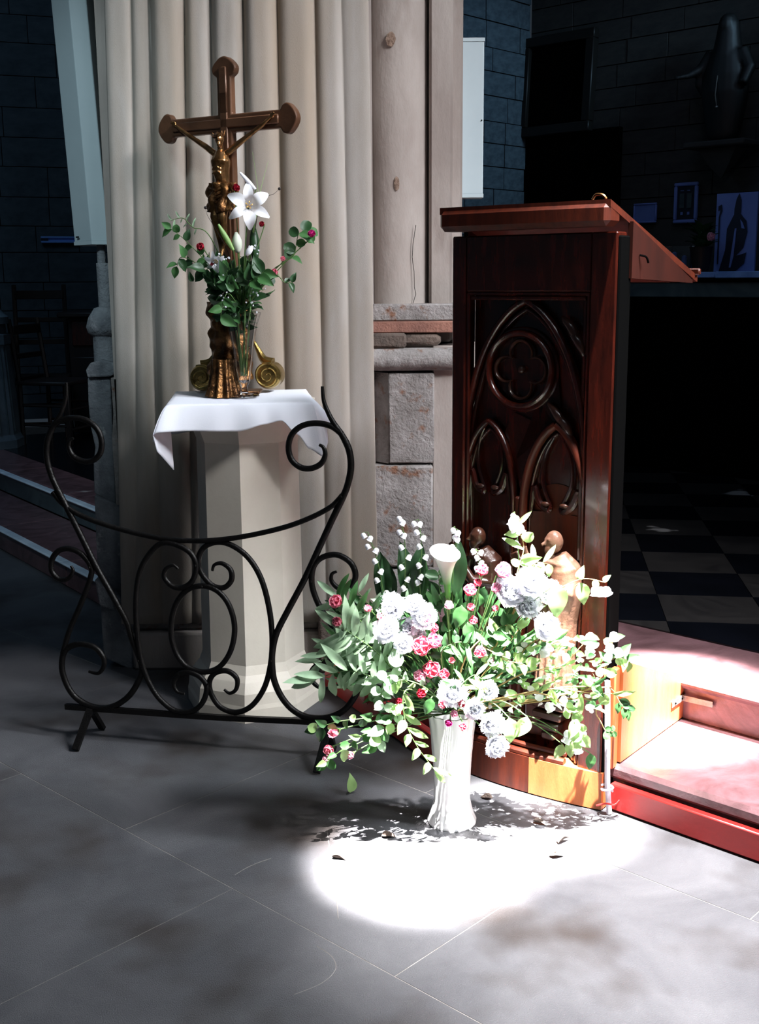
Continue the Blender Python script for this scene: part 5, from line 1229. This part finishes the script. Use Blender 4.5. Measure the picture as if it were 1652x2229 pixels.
# trailing bell-flower branches on the right
def trail(lab, path, n, kinds, sc, bells=(), **kw):
    t = branch('trailing_branch', lab, 'branch', [D(a, b_, 2.93+c) for a, b_, c in path], VM, kinds, n, sc, stem_m=M_stemB, r=.0026, **kw)
    for (a, b_, c) in bells:
        p = D(a, b_, 2.92+c)-VM; ob('bell', BL['bell'], t, T(p) @ RY(random.uniform(-.6, .6)) @ SC(2.1, 2.1, 2.1))
    return t
trail('tan branch arching up right across the lectern stile', [(1090, 1420, -.02), (1180, 1310, -.02), (1260, 1262, 0), (1318, 1268, 0)], 5, ['ovL', 'roL'], .6, [(1295, 1276, 0), (1306, 1277, 0), (1316, 1277, 0)], start=.5)
trail('long trailing branch running level to the far right', [(1040, 1530, -.06), (1110, 1515, -.05), (1200, 1500, -.05), (1280, 1508, -.03), (1335, 1510, -.02)], 9, ['ovL', 'roL', 'laL'], .7, [(1190, 1530, 0), (1230, 1515, 0)], hang=.9, start=.35)
trail('branch rising to a tip with pale bells right of the figure', [(1130, 1470, -.03), (1220, 1450, -.03), (1262, 1410, -.02), (1290, 1380, -.02)], 6, ['roL', 'ovL'], .5, [(1290, 1378, 0), (1284, 1400, 0), (1278, 1412, 0)])
trail('curving branch from the middle of the foliage to the carved figure', [(1110, 1450, -.05), (1150, 1405, -.06), (1190, 1385, -.06), (1222, 1382, -.05)], 5, ['roL'], .45, [(1195, 1400, 0), (1180, 1410, 0), (1225, 1385, 0)])
trail('drooping branch with white blossoms in front of the lectern base', [(1150, 1510, -.05), (1220, 1530, -.05), (1255, 1570, -.04), (1262, 1610, -.04)], 8, ['ovL', 'roL', 'roL'], .8, [(1240, 1600, 0), (1270, 1590, 0), (1255, 1620, 0), (1232, 1590, 0)], hang=1, start=.5)
trail('rising branch with pale blossoms at the far right edge', [(1200, 1500, -.04), (1290, 1490, -.03), (1325, 1440, 0), (1335, 1385, 0)], 8, ['roL', 'ovM', 'roL'], .7, [(1335, 1375, 0), (1330, 1400, 0), (1342, 1410, 0), (1328, 1420, 0)], start=.4)
trail('green-tipped branch bending out over the steps', [(1280, 1500, -.03), (1318, 1450, -.01), (1345, 1430, 0), (1372, 1442, 0)], 6, ['ovM', 'ovL'], .65, start=.6)
trail('lower branch with dark leaf tips above the steps', [(1290, 1500, -.03), (1330, 1500, 0), (1350, 1530, 0), (1368, 1545, 0)], 6, ['ovD', 'ovM'], .6, start=.65, hang=.5)
trail('small leafy tip by the cable duct', [(1260, 1520, -.02), (1300, 1560, 0), (1318, 1590, 0), (1335, 1592, 0)], 6, ['roM'], .45, start=.7)
trail('sunlit spray climbing before the lectern mullion', [(1110, 1350, -.05), (1125, 1250, -.03), (1140, 1190, -.02), (1122, 1140, 0)], 8, ['ovL', 'laL', 'roL'], .75, [(1120, 1125, 0), (1128, 1140, 0), (1112, 1138, 0)], start=.35)
trail('sunlit spray reaching to the hand of the carved figure', [(1120, 1330, -.04), (1150, 1250, -.04), (1165, 1225, -.03), (1195, 1228, -.02)], 6, ['laL', 'ovL'], .6, start=.5)
trail('short twig of pale leaves over the sunlit heart of the bouquet', [(1060, 1440, -.07), (1110, 1440, -.08), (1150, 1450, -.08)], 7, ['roL', 'ovL'], .6, start=.3)
trail('thin curling twig in the centre of the bouquet', [(1010, 1440, -.08), (1050, 1390, -.1), (1055, 1410, -.1), (1110, 1435, -.09)], 2, ['roM'], .4, start=.5)
# left side: sage foliage and hanging sprays
def spray(lab, path, n, kinds, sc, **kw): return branch('leafy_spray', lab, 'branch', [D(a, b_, 2.93+c) for a, b_, c in path], VM, kinds, n, sc, **kw)
spray('sage green spray nearest the left edge', [(880, 1480, -.02), (800, 1430, -.03), (740, 1400, -.03), (700, 1440, -.02)], 16, ['laS'], .9, start=.3, terminal='laS')
spray('sage spray fanning up left', [(880, 1460, -.02), (810, 1380, -.03), (770, 1330, -.03), (735, 1300, -.02)], 16, ['laS', 'laM'], .8, start=.3, terminal='laS')
spray('sage spray in the middle of the left side', [(880, 1480, -.05), (820, 1420, -.07), (780, 1390, -.08), (750, 1370, -.08)], 16, ['laS'], 1.0, start=.3, terminal='laS')
spray('sage spray pointing down left over the red board', [(870, 1500, -.05), (800, 1470, -.07), (750, 1460, -.07), (690, 1478, -.06)], 16, ['laS'], .95, start=.3, terminal='laS', hang=.3)
spray('short sage spray under the upper left roses', [(860, 1450, -.05), (820, 1370, -.05), (800, 1340, -.04)], 13, ['laS', 'laD'], .8, start=.3)
spray('dark feathery spray behind the upper left roses', [(870, 1440, .02), (820, 1340, .02), (780, 1290, .02)], 12, ['laD', 'laS'], .55, start=.3)
spray('leaf spray reaching the lower left tip', [(880, 1530, -.07), (810, 1560, -.08), (740, 1570, -.08), (690, 1585, -.08)], 12, ['ovM', 'ovD', 'roL'], .62, start=.3, terminal='ovD', hang=.3)
spray('spray carrying the lower left roses', [(880, 1540, -.08), (810, 1590, -.09), (760, 1620, -.09), (710, 1660, -.09)], 12, ['ovM', 'roM', 'ovL'], .62, start=.3, terminal='ovM', hang=.4)
spray('mixed green spray low at the left of the vase', [(890, 1540, -.08), (840, 1580, -.1), (820, 1620, -.1)], 10, ['ovM', 'roL', 'ovS'], .7, start=.3, hang=.5)
spray('light spray falling along the left side of the vase', [(890, 1500, -.09), (880, 1560, -.11), (905, 1620, -.11), (945, 1675, -.1)], 11, ['laL', 'ovL'], .7, start=.3, terminal='laL', hang=.6)
spray('sage twig between red board and roses', [(890, 1490, -.07), (850, 1470, -.1), (830, 1500, -.1), (835, 1540, -.1)], 9, ['ovS', 'roS'], .7, start=.3)
spray('pale curled spray below the deep pink roses', [(930, 1500, -.1), (880, 1480, -.12), (850, 1490, -.12)], 8, ['ovL', 'ovS'], .55, start=.3)
spray('green spray between the peonies and the roses', [(960, 1430, -.08), (990, 1400, -.1), (1020, 1400, -.1)], 9, ['ovD', 'laM'], .6, start=.3)
spray('narrow-leaved spray in front of the vase mouth', [(1000, 1500, -.1), (1030, 1470, -.12), (1050, 1480, -.12)], 10, ['laM', 'laL'], .55, start=.3)
spray('leafy spray beneath the sunlit peonies', [(1060, 1400, -.07), (1100, 1360, -.08), (1130, 1370, -.08)], 10, ['laM', 'ovM', 'ovL'], .6, start=.3)
spray('leafy spray behind the calla lily', [(990, 1400, 0), (960, 1300, .02), (955, 1250, .02)], 8, ['ovD', 'ovM'], .75, start=.4)
spray('round-leaved dark spray at the centre right', [(1050, 1450, -.06), (1080, 1400, -.08), (1095, 1350, -.07)], 10, ['roD', 'roM'], .75, start=.3)
# fallen leaf
P = G(762, 1728)
t = thing('fallen_leaf', 'yellow-green leaf lying upright on the floor left of the white vase', 'leaf', (P.x, P.y, .004)); ob('blade', LV['ovL'], t, aim((0, 0, 0), (.12, .1, 1), .3, .95, upv=(.3, -1, 0)))
rnd = random.Random(77)
for i, (px, py, lab) in enumerate(((722, 1868, 'dark crumpled dry leaf left of the bright patch of sun'), (1160, 1790, 'curled dry leaf on the sunlit floor before the lectern'), (1215, 1838, 'dry leaf at the right edge of the sunlit floor'), (1195, 1865, 'small dry leaf nearest the camera right of the vase'), (1072, 1740, 'thin dry leaf right beside the vase foot'), (830, 1822, 'brown leaf scrap in the shade left of the vase'))):
    P = G(px, py); t = thing('dry_leaf', lab, 'leaf', (P.x, P.y, .003)); ob('blade', leaf_mesh('leaf', .045, .012, M_darkst, 'ovate', .5, .2), t, aim((0, 0, 0), (rnd.uniform(-1, 1), rnd.uniform(-.4, .4), .05), rnd.uniform(-.5, .5), .9))
# plant in the shadowy pot
for k in range(26):
    a_ = k*2.4; d = Vector((math.cos(a_), math.sin(a_)*.5, .5+.8*random.random()))
    ob('leaf', LV['ovD'], pot, aim((.02*math.cos(a_), .02*math.sin(a_), .13+.12*random.random()), d, 0, 1.6*random.uniform(.7, 1.2)))
ob('stem', MB().tube([(0, 0, .05), (.01, 0, .28)], .006, 6), pot, mat=M_stem)
ob('bloom', BL['rl'], pot, zaim((.12, -.1, .2), (.3, -1, .2), 1.6))
